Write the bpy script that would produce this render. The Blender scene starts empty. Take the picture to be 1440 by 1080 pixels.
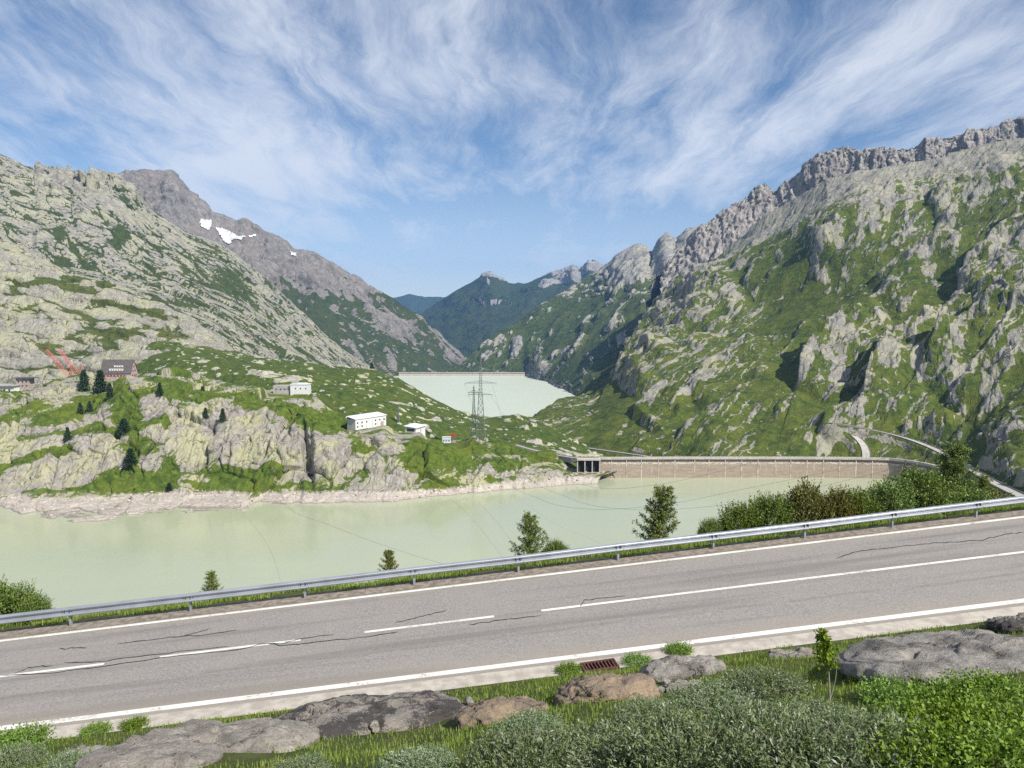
import bpy, bmesh, math, random
import numpy as np
from mathutils import Vector, Matrix

# ---------------------------------------------------------------- camera, sky, sun, exposure
SC = bpy.context.scene
F = 1080.0                                   # focal length in pixels of a 1440 px wide frame
PITCH = math.atan(100 / 1080.0)
CP, SP = math.cos(PITCH), math.sin(PITCH)
CAMZ = 174.0                                 # camera height above the upper lake
cam_data = bpy.data.cameras.new('camera')
cam_data.sensor_width = 36.0
cam_data.lens = 36.0 * F / 1440.0
cam_data.clip_start = 0.1
cam_data.clip_end = 60000
cam = bpy.data.objects.new('camera', cam_data)
SC.collection.objects.link(cam)
cam.location = (0, 0, CAMZ)
cam.rotation_euler = (math.pi / 2 - PITCH, 0, 0)
SC.camera = cam

SUN_AZ, SUN_EL = math.radians(133), math.radians(44)     # azimuth from +Y (ahead) clockwise
sun_dir = Vector((math.sin(SUN_AZ) * math.cos(SUN_EL), math.cos(SUN_AZ) * math.cos(SUN_EL), math.sin(SUN_EL)))
sun_data = bpy.data.lights.new('sun', 'SUN')
sun_data.energy = 5.0
sun_data.angle = math.radians(0.53)
sun_data.color = (1.0, 0.945, 0.85)
sun = bpy.data.objects.new('sun', sun_data)
SC.collection.objects.link(sun)
sun.rotation_euler = sun_dir.to_track_quat('Z', 'Y').to_euler()
sun.location = (300, -200, 900)

VS = SC.view_settings
VS.view_transform = 'Standard'
VS.look = 'None'
VS.gamma = 1.0
VS.exposure = 0.50
SC.cycles.max_bounces = 5
SC.cycles.diffuse_bounces = 2
SC.cycles.glossy_bounces = 2
SC.cycles.transmission_bounces = 3
SC.cycles.volume_bounces = 0
SC.cycles.transparent_max_bounces = 6
SC.cycles.use_adaptive_sampling = True
SC.cycles.use_denoising = False


class NT:
    """tiny helper for node trees"""
    def __init__(s, tree):
        s.t = tree
        s.N = tree.nodes
        s.L = tree.links

    def put(s, sock, v):
        if isinstance(v, bpy.types.NodeSocket):
            s.L.new(v, sock)
        elif v is not None:
            if sock.type == 'RGBA' and len(v) == 3:
                v = (*v, 1.0)
            sock.default_value = v

    def node(s, typ, props=None, **ins):
        n = s.N.new(typ)
        for k, v in (props or {}).items():
            setattr(n, k, v)
        for k, v in ins.items():
            k2 = k.replace('_', ' ')
            s.put(n.inputs[k2] if k2 in n.inputs else n.inputs[k], v)
        return n

    def math(s, op, a, b=None, c=None, clamp=False):
        n = s.N.new('ShaderNodeMath')
        n.operation = op
        n.use_clamp = clamp
        s.put(n.inputs[0], a)
        if b is not None:
            s.put(n.inputs[1], b)
        if c is not None:
            s.put(n.inputs[2], c)
        return n.outputs[0]

    def vmath(s, op, a, b=None):
        n = s.N.new('ShaderNodeVectorMath')
        n.operation = op
        s.put(n.inputs[0], a)
        if b is not None:
            s.put(n.inputs[1], b)
        return n.outputs['Value'] if op in ('DOT_PRODUCT', 'LENGTH') else n.outputs[0]

    def mix(s, f, a, b, mode='MIX'):
        n = s.N.new('ShaderNodeMix')
        n.data_type = 'RGBA'
        n.blend_type = mode
        s.put(n.inputs[0], f)
        s.put(n.inputs[6], a)
        s.put(n.inputs[7], b)
        return n.outputs[2]

    def noise(s, vec, scale, detail=4, rough=.55, dist=0., out='Fac', lac=2.0):
        n = s.N.new('ShaderNodeTexNoise')
        s.put(n.inputs['Vector'], vec)
        s.put(n.inputs['Scale'], scale)
        n.inputs['Detail'].default_value = detail
        n.inputs['Roughness'].default_value = rough
        n.inputs['Distortion'].default_value = dist
        n.inputs['Lacunarity'].default_value = lac
        return n.outputs[out]

    def ramp(s, f, lo, hi):
        """smooth 0..1 step between lo and hi"""
        n = s.N.new('ShaderNodeMapRange')
        n.interpolation_type = 'SMOOTHSTEP'
        s.put(n.inputs['Value'], f)
        n.inputs['From Min'].default_value = lo
        n.inputs['From Max'].default_value = hi
        return n.outputs[0]

    def lin(s, f, lo, hi, a=0., b=1.):
        n = s.N.new('ShaderNodeMapRange')
        s.put(n.inputs['Value'], f)
        n.inputs['From Min'].default_value = lo
        n.inputs['From Max'].default_value = hi
        n.inputs['To Min'].default_value = a
        n.inputs['To Max'].default_value = b
        return n.outputs[0]


world = bpy.data.worlds.new('World')
SC.world = world
world.use_nodes = True
wt = NT(world.node_tree)
wt.N.clear()
sky = wt.node('ShaderNodeTexSky', dict(sky_type='NISHITA', sun_disc=False))
sky.sun_elevation = SUN_EL
sky.sun_rotation = SUN_AZ
sky.altitude = 2000
sky.air_density = 1.0
sky.dust_density = 0.6
sky.ozone_density = 2.0
tc = wt.node('ShaderNodeTexCoord')
sep = wt.node('ShaderNodeSeparateXYZ', Vector=tc.outputs['Generated'])
zc = wt.math('ADD', wt.math('MAXIMUM', sep.outputs[2], 0.0), 0.16)
cu = wt.math('DIVIDE', sep.outputs[0], zc)
cv = wt.math('DIVIDE', sep.outputs[1], zc)
flat = wt.node('ShaderNodeCombineXYZ', X=cu, Y=cv, Z=0.0).outputs[0]
wv = wt.vmath('SUBTRACT', wt.noise(flat, 0.9, 5, .55, 0.0, out='Color'), (.5, .5, .5))
wvs = wt.node('ShaderNodeVectorMath', dict(operation='SCALE'), Vector=wv, Scale=0.42).outputs[0]
flat2 = wt.vmath('ADD', flat, wvs)
mp = wt.node('ShaderNodeMapping', Vector=flat2, Rotation=(0, 0, math.radians(-16)), Scale=(1.7, 0.62, 1.0))
st = wt.noise(mp.outputs[0], 1.25, 8, .58, 0.15)
mpb = wt.node('ShaderNodeMapping', Vector=flat2, Rotation=(0, 0, math.radians(24)), Scale=(3.0, 0.8, 1.0), Location=(3.1, 1.7, 0))
st2 = wt.noise(mpb.outputs[0], 1.5, 10, .68, 0.5)
big = wt.noise(wt.vmath('ADD', flat, (7.9, 3.6, 0)), 0.8, 3, .5, 0.0)
cl = wt.math('ADD', wt.math('MULTIPLY', st, .48), wt.math('MULTIPLY', st2, .52))
cl = wt.math('ADD', cl, wt.math('MULTIPLY', wt.math('SUBTRACT', big, .5), .55))
cl = wt.ramp(cl, .36, .68)
cl = wt.math('MULTIPLY', cl, .86)
hz = wt.ramp(sep.outputs[2], .02, .20)                     # the veil thins towards the horizon
cl = wt.math('MULTIPLY', cl, wt.lin(hz, 0, 1, .72, 1.))
skys = wt.node('ShaderNodeHueSaturation', Color=sky.outputs[0], Saturation=1.10, Value=.96).outputs[0]
cl = wt.math('MAXIMUM', cl, wt.math('MULTIPLY', wt.ramp(sep.outputs[2], .24, .0), .42))
skyc = wt.mix(cl, skys, (7.2, 7.55, 8.2))
bg = wt.node('ShaderNodeBackground', Color=skyc, Strength=0.082)
wo = wt.node('ShaderNodeOutputWorld')
wt.L.new(bg.outputs[0], wo.inputs['Surface'])

# ---------------------------------------------------------------- basic helpers
COL = SC.collection
rng = np.random.default_rng(7)
random.seed(7)


def U(px, py, Y):
    """point at world distance Y ahead of the camera, seen at (px, py) of the 1440 x 1080 photograph"""
    a = (np.asarray(px, float) - 720) / F
    b = (540 - np.asarray(py, float)) / F
    k = np.asarray(Y, float) / (CP + b * SP)
    return np.stack(np.broadcast_arrays(a * k, Y * 1.0 + 0 * k, CAMZ + (-SP + b * CP) * k), -1)


def Uz(px, py, z):
    """the same for a point at height z"""
    a = (np.asarray(px, float) - 720) / F
    b = (540 - np.asarray(py, float)) / F
    k = (z - CAMZ) / (-SP + b * CP)
    return np.stack(np.broadcast_arrays(a * k, (CP + b * SP) * k, z + 0 * k), -1)


def proj(P):
    P = np.asarray(P, float)
    x, y, z = P[..., 0], P[..., 1], P[..., 2] - CAMZ
    d = y * CP - z * SP
    u = y * SP + z * CP
    d = np.where(np.abs(d) < 1e-6, 1e-6, d)
    return 720 + F * x / d, 540 - F * u / d


_prm = np.random.default_rng(3).permutation(256).astype(np.int32)
_prm = np.concatenate([_prm, _prm, _prm])
_g = np.random.default_rng(4).normal(size=(256, 3)).astype(np.float32)
_g /= np.linalg.norm(_g, axis=1)[:, None]
_gx, _gy, _gz = [np.ascontiguousarray(_g[:, k]) for k in range(3)]


def perlin(p, seed=0):
    p = p.astype(np.float32) + np.float32(seed * 17.31)
    i = np.floor(p).astype(np.int32)
    f = p - i
    w = f * f * f * (f * (f * 6 - 15) + 10)
    i &= 255
    X, Y, Z = i[..., 0], i[..., 1], i[..., 2]
    fx, fy, fz = f[..., 0], f[..., 1], f[..., 2]
    wx, wy, wz = w[..., 0], w[..., 1], w[..., 2]
    r = None
    out = []
    for dx in (0, 1):
        A = _prm[X + dx]
        for dy in (0, 1):
            B = _prm[A + Y + dy]
            c = []
            for dz in (0, 1):
                h = _prm[B + Z + dz]
                c.append(_gx[h] * (fx - dx) + _gy[h] * (fy - dy) + _gz[h] * (fz - dz))
            out.append(c[0] + wz * (c[1] - c[0]))
    a = out[0] + wy * (out[1] - out[0])
    b = out[2] + wy * (out[3] - out[2])
    return (a + wx * (b - a)) * 1.5


def fbm(p, wl, oct=4, gain=.5, seed=0, ridged=False):
    s = 0
    amp = 1.0
    tot = 0
    q = p / wl
    for o in range(oct):
        n = perlin(q, seed + o * 3)
        if ridged:
            n = 1 - 2 * np.abs(n)
        s = s + n * amp
        tot += amp
        amp *= gain
        q = q * 2.03 + 11.7
    return s / tot ** .75


def sstep(a, b, x):
    t = np.clip((x - a) / (b - a), 0, 1)
    return t * t * (3 - 2 * t)


def mesh_obj(name, verts, faces, mat=None, parent=None, smooth=False, attrs=None):
    """faces: an (n,3) or (n,4) int array, or a list of polygons"""
    me = bpy.data.meshes.new(name)
    verts = np.asarray(verts, np.float32).reshape(-1, 3)
    if isinstance(faces, np.ndarray):
        k = faces.shape[1]
        me.vertices.add(len(verts))
        me.vertices.foreach_set('co', verts.ravel())
        me.loops.add(faces.size)
        me.loops.foreach_set('vertex_index', faces.astype(np.int32).ravel())
        me.polygons.add(len(faces))
        me.polygons.foreach_set('loop_start', np.arange(0, faces.size, k, dtype=np.int32))
        me.update(calc_edges=True)
    else:
        me.from_pydata([tuple(map(float, v)) for v in verts], [], faces)
        me.update()
    if attrs:
        for an, av in attrs.items():
            at = me.attributes.new(an, 'FLOAT', 'POINT')
            at.data.foreach_set('value', np.asarray(av, np.float32).ravel())
    if smooth:
        me.polygons.foreach_set('use_smooth', np.ones(len(me.polygons), bool))
    if mat:
        me.materials.append(mat)
    o = bpy.data.objects.new(name, me)
    COL.objects.link(o)
    if parent:
        o.parent = parent
    return o


def tag(o, label=None, cat=None, group=None, kind=None):
    if label:
        o['label'] = label
    if cat:
        o['category'] = cat
    if group:
        o['group'] = group
    if kind:
        o['kind'] = kind
    return o


def empty(name, loc=(0, 0, 0), rz=0.0):
    o = bpy.data.objects.new(name, None)
    o.empty_display_size = 0.2
    COL.objects.link(o)
    o.location = loc
    o.rotation_euler = (0, 0, rz)
    return o


class MB:
    """collects boxes, bars and tubes into one mesh"""
    def __init__(s):
        s.v = []
        s.f = []

    def add(s, vs, fs):
        k = len(s.v)
        s.v += [tuple(map(float, v)) for v in vs]
        s.f += [tuple(i + k for i in f) for f in fs]
        return s

    def box(s, c, d, rz=0., M=None):
        c = np.array(c, float)
        vs = []
        for x in (-.5, .5):
            for y in (-.5, .5):
                for z in (-.5, .5):
                    vs.append((x * d[0], y * d[1], z * d[2]))
        cr, sr = math.cos(rz), math.sin(rz)
        vs = [(c[0] + x * cr - y * sr, c[1] + x * sr + y * cr, c[2] + z) for x, y, z in vs]
        return s.add(vs, [(0, 1, 3, 2), (4, 6, 7, 5), (0, 4, 5, 1), (2, 3, 7, 6), (0, 2, 6, 4), (1, 5, 7, 3)])

    def tube(s, pts, r, n=6, cap=True):
        pts = [np.array(p, float) for p in pts]
        rs = r if hasattr(r, '__len__') else [r] * len(pts)
        k = len(s.v)
        vs = []
        for i, p in enumerate(pts):
            d = pts[min(i + 1, len(pts) - 1)] - pts[max(i - 1, 0)]
            d = d / (np.linalg.norm(d) + 1e-9)
            a = np.cross(d, (0, 0, 1) if abs(d[2]) < .9 else (1, 0, 0))
            a /= np.linalg.norm(a)
            b = np.cross(d, a)
            for j in range(n):
                t = 2 * math.pi * j / n
                vs.append(p + rs[i] * (a * math.cos(t) + b * math.sin(t)))
        fs = []
        for i in range(len(pts) - 1):
            for j in range(n):
                fs.append((i * n + j, i * n + (j + 1) % n, (i + 1) * n + (j + 1) % n, (i + 1) * n + j))
        if cap:
            fs.append(tuple(range(n - 1, -1, -1)))
            fs.append(tuple((len(pts) - 1) * n + j for j in range(n)))
        return s.add(vs, fs)

    def quad(s, a, b, c, d):
        return s.add([a, b, c, d], [(0, 1, 2, 3)])

    def prism(s, poly, z0, z1):
        n = len(poly)
        vs = [(x, y, z0) for x, y in poly] + [(x, y, z1) for x, y in poly]
        fs = [tuple(range(n - 1, -1, -1)), tuple(range(n, 2 * n))] + [(i, (i + 1) % n, n + (i + 1) % n, n + i) for i in range(n)]
        return s.add(vs, fs)

    def build(s, name, mat, parent=None, smooth=False):
        return mesh_obj(name, s.v, s.f, mat, parent, smooth)


def interp_rows(row, px):
    row = np.array(row, float)
    return np.interp(px, row[:, 0], row[:, 1]), np.interp(px, row[:, 0], row[:, 2])


def grid_faces(nv, nu):
    i = np.arange(nv - 1)[:, None] * nu + np.arange(nu - 1)[None, :]
    return np.stack([i, i + 1, i + nu + 1, i + nu], -1).reshape(-1, 4)


def grid_normals(P):
    du = np.gradient(P, axis=1)
    dv = np.gradient(P, axis=0)
    n = np.cross(du, dv)
    return n / (np.linalg.norm(n, axis=-1, keepdims=True) + 1e-9)


def catmull(R, t):
    """R: (k, nu, 3) rows, t: values in 0..k-1"""
    k = len(R)
    i = np.clip(np.floor(t).astype(int), 0, k - 2)
    f = (t - i)[:, None, None]
    p1, p2 = R[i], R[i + 1]
    m1 = (R[np.minimum(i + 1, k - 1)] - R[np.maximum(i - 1, 0)]) * .5
    m2 = (R[np.minimum(i + 2, k - 1)] - R[i]) * .5
    h = (2 * f ** 3 - 3 * f ** 2 + 1) * p1 + (f ** 3 - 2 * f ** 2 + f) * m1 + (-2 * f ** 3 + 3 * f ** 2) * p2 + (f ** 3 - f ** 2) * m2
    lin = p1 + (p2 - p1) * f
    return .35 * h + .65 * lin


def loft(rows, px0, px1, nu, segs, back=(.12, .5)):
    """a slope lofted through rows of (photo x, photo y, distance), base first, crest last, then falling away behind"""
    px = np.linspace(px0, px1, nu)
    R = []
    for r in rows:
        py, Y = interp_rows(r, px)
        R.append(U(px, py, Y))
    top = R[-1]
    nb = 0
    if back:
        s = top[:, 1:2]
        R.append(top + np.concatenate([0 * s, s * back[0], -s * back[0] * .42], 1))
        R.append(top + np.concatenate([0 * s, s * back[1], -s * back[1] * .55], 1))
        nb = 2
    R = np.array(R)
    t = []
    for k, n in enumerate(list(segs) + [max(8, segs[-1] // 8)] * (nb and 1) + [6] * (nb and 1)):
        t += list(k + np.arange(n) / n)
    t.append(len(R) - 1)
    t = np.array(t)
    P = catmull(R, t)
    crest = np.exp(-((t - (len(rows) - 1)) / .12) ** 2)[:, None]
    return P, np.broadcast_to(crest, P.shape[:2]), px


def squash(p, e, s):
    """compress along the unit vector e so that noise sampled there is drawn out s times along e"""
    e = np.asarray(e, float)
    e = e / np.linalg.norm(e)
    return p - (1 - 1 / s) * (p @ e)[..., None] * e


_jit = np.random.default_rng(5).random((256, 3)).astype(np.float32)
_tilt = np.random.default_rng(6).normal(size=(256, 3)).astype(np.float32)
_rnd = np.random.default_rng(8).random(256).astype(np.float32)


def worley(q, wl, seed=0):
    """cellular noise: distance to the nearest point, margin to the next, a facet plane and a random number for each cell"""
    p = (q / wl).astype(np.float32) + np.float32(seed * 9.7)
    i = np.floor(p).astype(np.int32)
    sh = p.shape[:-1]
    f1 = np.full(sh, 9., np.float32)
    f2 = np.full(sh, 9., np.float32)
    cid = np.zeros(sh, np.int32)
    off = np.zeros(p.shape, np.float32)
    for dx in (-1, 0, 1):
        for dy in (-1, 0, 1):
            for dz in (-1, 0, 1):
                c = i + np.array([dx, dy, dz], np.int32)
                h = _prm[_prm[_prm[c[..., 0] & 255] + (c[..., 1] & 255)] + (c[..., 2] & 255)]
                o = p - c - (.12 + .76 * _jit[h])
                d = (o * o).sum(-1)
                near = d < f1
                f2 = np.where(near, f1, np.minimum(f2, d))
                f1 = np.where(near, d, f1)
                cid = np.where(near, h, cid)
                off = np.where(near[..., None], o, off)
    f1, f2 = np.sqrt(f1), np.sqrt(f2)
    facet = (off * _tilt[cid]).sum(-1) * .5 + (_rnd[cid] - .5)
    return f1, f2 - f1, facet, _rnd[(cid * 7 + 3) & 255]


def aniso(q, e, s):
    return squash(q, e, s) if e is not None else q


def blobs(PX, PY, lst):
    """sum of soft ellipses given in photo coordinates: (cx, cy, rx, ry, turn in degrees, weight)"""
    g = np.zeros(PX.shape, np.float32)
    for cx, cy, rx, ry, a, w in lst:
        a = math.radians(a)
        x, y = PX - cx, PY - cy
        u = (x * math.cos(a) + y * math.sin(a)) / rx
        v = (-x * math.sin(a) + y * math.cos(a)) / ry
        g += w * (1 - sstep(.45, 1.25, np.sqrt(u * u + v * v)))
    return g


def ribs(PX, PY, lst):
    """cliffs along lines in the photograph: (points, height, sharp side width px, gentle side width px); the drop lies left of the line"""
    d = np.zeros(PX.shape, np.float32)
    for pts, h, w1, w2 in lst:
        pts = np.array(pts, float)
        best = np.full(PX.shape, 1e9)
        sg = np.zeros(PX.shape)
        tt = np.zeros(PX.shape)
        n = len(pts) - 1
        for k in range(n):
            a, b = pts[k], pts[k + 1]
            ab = b - a
            t = np.clip(((PX - a[0]) * ab[0] + (PY - a[1]) * ab[1]) / (ab @ ab), 0, 1)
            x, y = PX - a[0] - t * ab[0], PY - a[1] - t * ab[1]
            dist = np.hypot(x, y)
            s = np.sign(ab[0] * y - ab[1] * x)           # + on the right-hand side when walking up the picture
            m = dist < best
            best = np.where(m, dist, best)
            sg = np.where(m, s, sg)
            tt = np.where(m, (k + t) / n, tt)
        sd = best * sg
        prof = sstep(-w1, w1 * .25, sd) * np.exp(-(np.clip(sd, 0, None) / w2) ** 2)
        d += h * prof * np.clip(np.sin(np.pi * np.clip(tt, .02, .98)) * 1.8, 0, 1)
    return d


class Slope:
    """a lofted slope being shaped: outcrops, facets, grooves, boulders; keeps track of where bare rock lies"""
    def __init__(s, rows, px0, px1, nu, segs, back=(.12, .5), warp=(200, 30), seed=0, skirt=None):
        s.P, s.crest, s.px = loft(rows, px0, px1, nu, segs, back)
        if skirt is not None:                              # carry the lower edge down below the water
            b = s.P[0]
            dz = np.clip(b[:, 2] - skirt, 0, None)
            k = np.clip((b[:, 1] - dz * 1.9) / b[:, 1], .2, 1)
            rows_ = []
            for t in np.linspace(1, .08, 12):
                q = b.copy()
                q[:, 0] *= 1 + (k - 1) * t
                q[:, 1] *= 1 + (k - 1) * t
                q[:, 2] -= dz * t
                rows_.append(q)
            s.P = np.concatenate([np.array(rows_), s.P])
            s.crest = np.concatenate([np.zeros((12, s.P.shape[1])), s.crest])
        s.N = grid_normals(s.P)
        if s.N[..., 2].mean() < 0:
            s.N = -s.N
        s.PX, s.PY = proj(s.P)
        s.seed = seed
        q = s.P.astype(np.float32)
        s.q = q + np.stack([fbm(q, warp[0], 3, .5, seed + 40 + k) for k in range(3)], -1) * warp[1]
        s.d = np.zeros(s.P.shape[:2], np.float32)
        s.rock = np.zeros_like(s.d)
        s.grass = np.zeros_like(s.d)

    def swell(s, wl, amp, ridged=False, e=None, st=1, m=1):
        s.d += amp * m * fbm(aniso(s.q, e, st), wl, 4, .5, s.seed + int(wl) % 13, ridged)
        return s

    def mask(s, wl, thr, sh, e=None, st=1, bias=0, k=0, o=4):
        n = fbm(aniso(s.q, e, st), wl, o, .55, s.seed + 5 + k * 7) + bias
        return sstep(thr, thr + sh, n)

    def outcrop(s, m, h):
        s.d += h * m
        s.rock = np.maximum(s.rock, m)
        return s

    def facets(s, wl, amp, e=None, st=1, m=1., k=0, gap=0., gw=.08, gg=0.):
        f1, ed, fc, r = worley(aniso(s.q, e, st), wl, s.seed + k)
        s.d += amp * fc * m
        if gap:
            gr = 1 - sstep(0, gw, ed)
            s.d -= gap * gr * m
            s.grass += gg * gr * m
        return s

    def grooves(s, wl, depth, width, e=None, st=1, grass=.5, m=1., k=0):
        n = fbm(aniso(s.q, e, st), wl, 3, .5, s.seed + 61 + k)
        gr = 1 - sstep(0, width, np.abs(n))
        s.d -= depth * gr * m
        s.grass += grass * gr * m
        return s

    def boulders(s, wl, size, prob, m=1., k=0, h=1.):
        f1, ed, fc, r = worley(s.q, wl, s.seed + 20 + k)
        on = (r < prob * m)
        rad = size * (.5 + .8 * ((r * 37.) % 1))
        b = np.sqrt(np.clip(1 - (f1 / rad) ** 2, 0, 1)) * on
        s.d += b * rad * wl * .55 * h * (1 + .6 * fc)
        s.rock = np.maximum(s.rock, sstep(.15, .45, b))
        return s

    def apply(s, keep=.55, m=1., centre=True):
        if centre:                                         # keep the outline of the photograph
            s.d = s.d - np.mean(s.d[s.crest > .5])
        s.d = s.d * (1 - (1 - keep) * s.crest) * m
        s.P = s.P + s.N * s.d[..., None]
        s.PX, s.PY = proj(s.P)
        return s

    def carve(s, path, half, blend):
        """bench a road into the slope along a 3-D path"""
        a = path
        x, y = s.P[..., 0], s.P[..., 1]
        best = np.full(x.shape, 1e9)
        zz = np.zeros(x.shape)
        for k in range(len(a) - 1):
            ab = a[k + 1, :2] - a[k, :2]
            t = np.clip(((x - a[k, 0]) * ab[0] + (y - a[k, 1]) * ab[1]) / (ab @ ab), 0, 1)
            d = np.hypot(x - a[k, 0] - t * ab[0], y - a[k, 1] - t * ab[1])
            m = d < best
            best = np.where(m, d, best)
            zz = np.where(m, a[k, 2] + t * (a[k + 1, 2] - a[k, 2]), zz)
        w = 1 - sstep(half, half + blend, best)
        s.P[..., 2] = s.P[..., 2] * (1 - w) + (zz - .6) * w
        s.PX, s.PY = proj(s.P)

    def at(s, px, py):
        """nearest surface point to a spot in the photograph"""
        k = np.argmin((s.PX - px) ** 2 + (s.PY - py) ** 2 + s.crest * 0)
        return s.P.reshape(-1, 3)[k].copy()

    def path(s, pts, lift=0., sm=3):
        pts = np.array(pts, float)
        t = np.linspace(0, len(pts) - 1, len(pts) * 6)
        px = np.interp(t, np.arange(len(pts)), pts[:, 0])
        py = np.interp(t, np.arange(len(pts)), pts[:, 1])
        Q = np.array([s.at(a, b) for a, b in zip(px, py)])
        Y = Q[:, 1].copy()
        ker = np.hanning(2 * sm * 3 + 3)[1:-1]
        ker /= ker.sum()
        h = len(ker) // 2
        f_ = lambda v: np.convolve(np.pad(v, h, mode='edge'), ker, 'valid')
        px, py, Y = f_(px), f_(py), f_(Y)
        return U(px, py, Y) + np.array([0, 0, lift])

    def saw(s, wl, amp, e, drop=.14, st=7., m=1., k=0, warp=.9):
        """long tilted slabs lying along e: each rises gently towards the left and breaks off in a steep face there"""
        n = s.N.mean((0, 1))
        c = np.cross(n, e)
        c = c / np.linalg.norm(c)
        if c[0] > 0:
            c = -c
        u = (s.q @ c.astype(np.float32)) / wl + warp * fbm(aniso(s.q, e, st), wl * 1.6, 4, .5, s.seed + 71 + k) + .25 * fbm(s.q, wl * .7, 3, .5, s.seed + 75 + k)
        f = u - np.floor(u)
        amp_ = amp * (.35 + .65 * _rnd[(np.floor(u).astype(np.int32) * 37 + k * 11) & 255])
        h = np.where(f < 1 - drop, f / (1 - drop), (1 - f) / drop)
        s.d += (amp_ * m * h).astype(np.float32)
        s.rock = np.maximum(s.rock, (sstep(.70, .86, f) * np.clip(m, 0, 1)).astype(np.float32))
        return s

# ---------------------------------------------------------------- terrain materials
def terrain_mat(name, k=1.0, rockA=(.30, .29, .27), rockB=(.19, .185, .18), lichen=(.40, .40, .25), lich=.45,
                gA=(.030, .050, .014), gB=(.105, .140, .030), edge=.55, sedge=.0, bump=.7, e=(0, 0, 1), streak=.5, ring=None, red=None):
    """rock and turf; k = size of the grain in metres, e = direction of the streaks in the rock"""
    m = bpy.data.materials.new(name)
    m.use_nodes = True
    t = NT(m.node_tree)
    t.N.clear()
    pos = t.node('ShaderNodeNewGeometry').outputs['Position']
    g = t.node('ShaderNodeAttribute', dict(attribute_name='grass')).outputs['Fac']
    ev = Vector(e).normalized()
    a = ev.orthogonal().normalized()
    b = ev.cross(a)
    sv = t.node('ShaderNodeCombineXYZ', X=t.vmath('DOT_PRODUCT', pos, tuple(a)), Y=t.vmath('DOT_PRODUCT', pos, tuple(b)),
                Z=t.math('MULTIPLY', t.vmath('DOT_PRODUCT', pos, tuple(ev)), .13)).outputs[0]
    n_big = t.noise(pos, 1 / (60 * k), 5, .6, .3)
    n_mid = t.noise(pos, 1 / (13 * k), 7, .66, .4)
    n_fin = t.noise(pos, 1 / (3.2 * k), 6, .7)
    n_str = t.noise(sv, 1 / (7 * k), 8, .72, .25)
    rock = t.mix(t.ramp(n_mid, .30, .68), rockB, rockA)
    rock = t.mix(t.math('MULTIPLY', t.ramp(t.math('ADD', n_big, t.math('MULTIPLY', t.math('SUBTRACT', n_fin, .5), .35)), .42, .62), lich), rock, lichen)
    dk = t.ramp(n_str, .54, .66)
    rock = t.mix(t.math('MULTIPLY', dk, streak), rock, (.075, .073, .070), 'MIX')
    pal = t.ramp(n_str, .40, .28)
    rock = t.mix(t.math('MULTIPLY', pal, streak * .8), rock, (.46, .44, .40))
    # joints in the granite: two scales of thin dark cracks
    vq = t.vmath('ADD', sv, t.node('ShaderNodeVectorMath', dict(operation='SCALE'), Vector=t.noise(pos, 1 / (9 * k), 3, .6, out='Color'), Scale=7 * k).outputs[0])
    v1 = t.node('ShaderNodeTexVoronoi', dict(feature='DISTANCE_TO_EDGE'), Vector=vq, Scale=1 / (16 * k)).outputs['Distance']
    crack = t.ramp(v1, .055, .012)
    crack = t.math('MULTIPLY', crack, t.ramp(n_mid, .40, .58))
    rock = t.mix(t.math('MULTIPLY', crack, .75), rock, (.075, .072, .06))
    if red:
        rock = t.mix(t.math('MULTIPLY', t.ramp(n_big, .48, .66), .5), rock, red)
    turf = t.mix(t.ramp(n_mid, .36, .66), gA, gB)
    turf = t.mix(t.math('MULTIPLY', t.ramp(n_big, .40, .66), .55), turf, (gB[0] * 1.15, gB[1] * .95, gB[2] * 1.05))
    turf = t.mix(t.math('MULTIPLY', t.ramp(n_fin, .62, .40), .45), turf, gA)
    f = t.math('ADD', g, t.math('MULTIPLY', t.math('SUBTRACT', n_mid, .5), edge))
    f = t.math('ADD', f, t.math('MULTIPLY', t.math('SUBTRACT', n_fin, .5), edge * .9))
    f = t.math('ADD', f, t.math('MULTIPLY', t.math('SUBTRACT', n_str, .5), sedge))
    fac = t.ramp(f, .44, .56)
    col = t.mix(fac, rock, turf)
    if ring:                                    # bleached band between the water and the old high-water mark
        sx = t.node('ShaderNodeSeparateXYZ', Vector=pos)
        zz = t.math('ADD', sx.outputs[2], t.math('ADD', t.math('MULTIPLY', t.math('SUBTRACT', n_big, .5), 9.), t.math('MULTIPLY', t.math('SUBTRACT', n_str, .5), 9.)))
        pale = t.mix(t.ramp(n_mid, .35, .65), (.34, .302, .262), (.455, .415, .368))
        pale = t.mix(t.math('MULTIPLY', crack, .6), pale, (.16, .13, .11))
        pale = t.mix(t.math('MULTIPLY', dk, .55), pale, (.19, .165, .15))
        bands = t.noise(t.node('ShaderNodeMapping', Vector=pos, Scale=(.012, .012, 1.1)).outputs[0], 1.0, 4, .6)
        pale = t.mix(t.math('MULTIPLY', t.ramp(bands, .48, .62), .4), pale, (.24, .215, .19))
        wet = t.ramp(t.math('ADD', sx.outputs[2], t.math('MULTIPLY', n_fin, .8)), 1.3, .7)
        pale = t.mix(t.math('MULTIPLY', wet, .6), pale, (.13, .115, .10))
        rf = t.ramp(zz, ring + 1.6, ring - 1.2)
        col = t.mix(rf, col, pale)
    h = t.math('ADD', t.math('MULTIPLY', n_mid, 1.3), t.math('MULTIPLY', n_str, .9))
    h = t.math('ADD', h, t.math('MULTIPLY', n_fin, .55))
    h = t.math('SUBTRACT', h, t.math('MULTIPLY', crack, .35))
    bump = t.node('ShaderNodeBump', Strength=bump, Distance=3.6 * k, Height=h)
    bs = t.node('ShaderNodeBsdfPrincipled', Base_Color=col, Roughness=.92, Normal=bump.outputs[0])
    bs.inputs['Specular IOR Level'].default_value = .2
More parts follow.
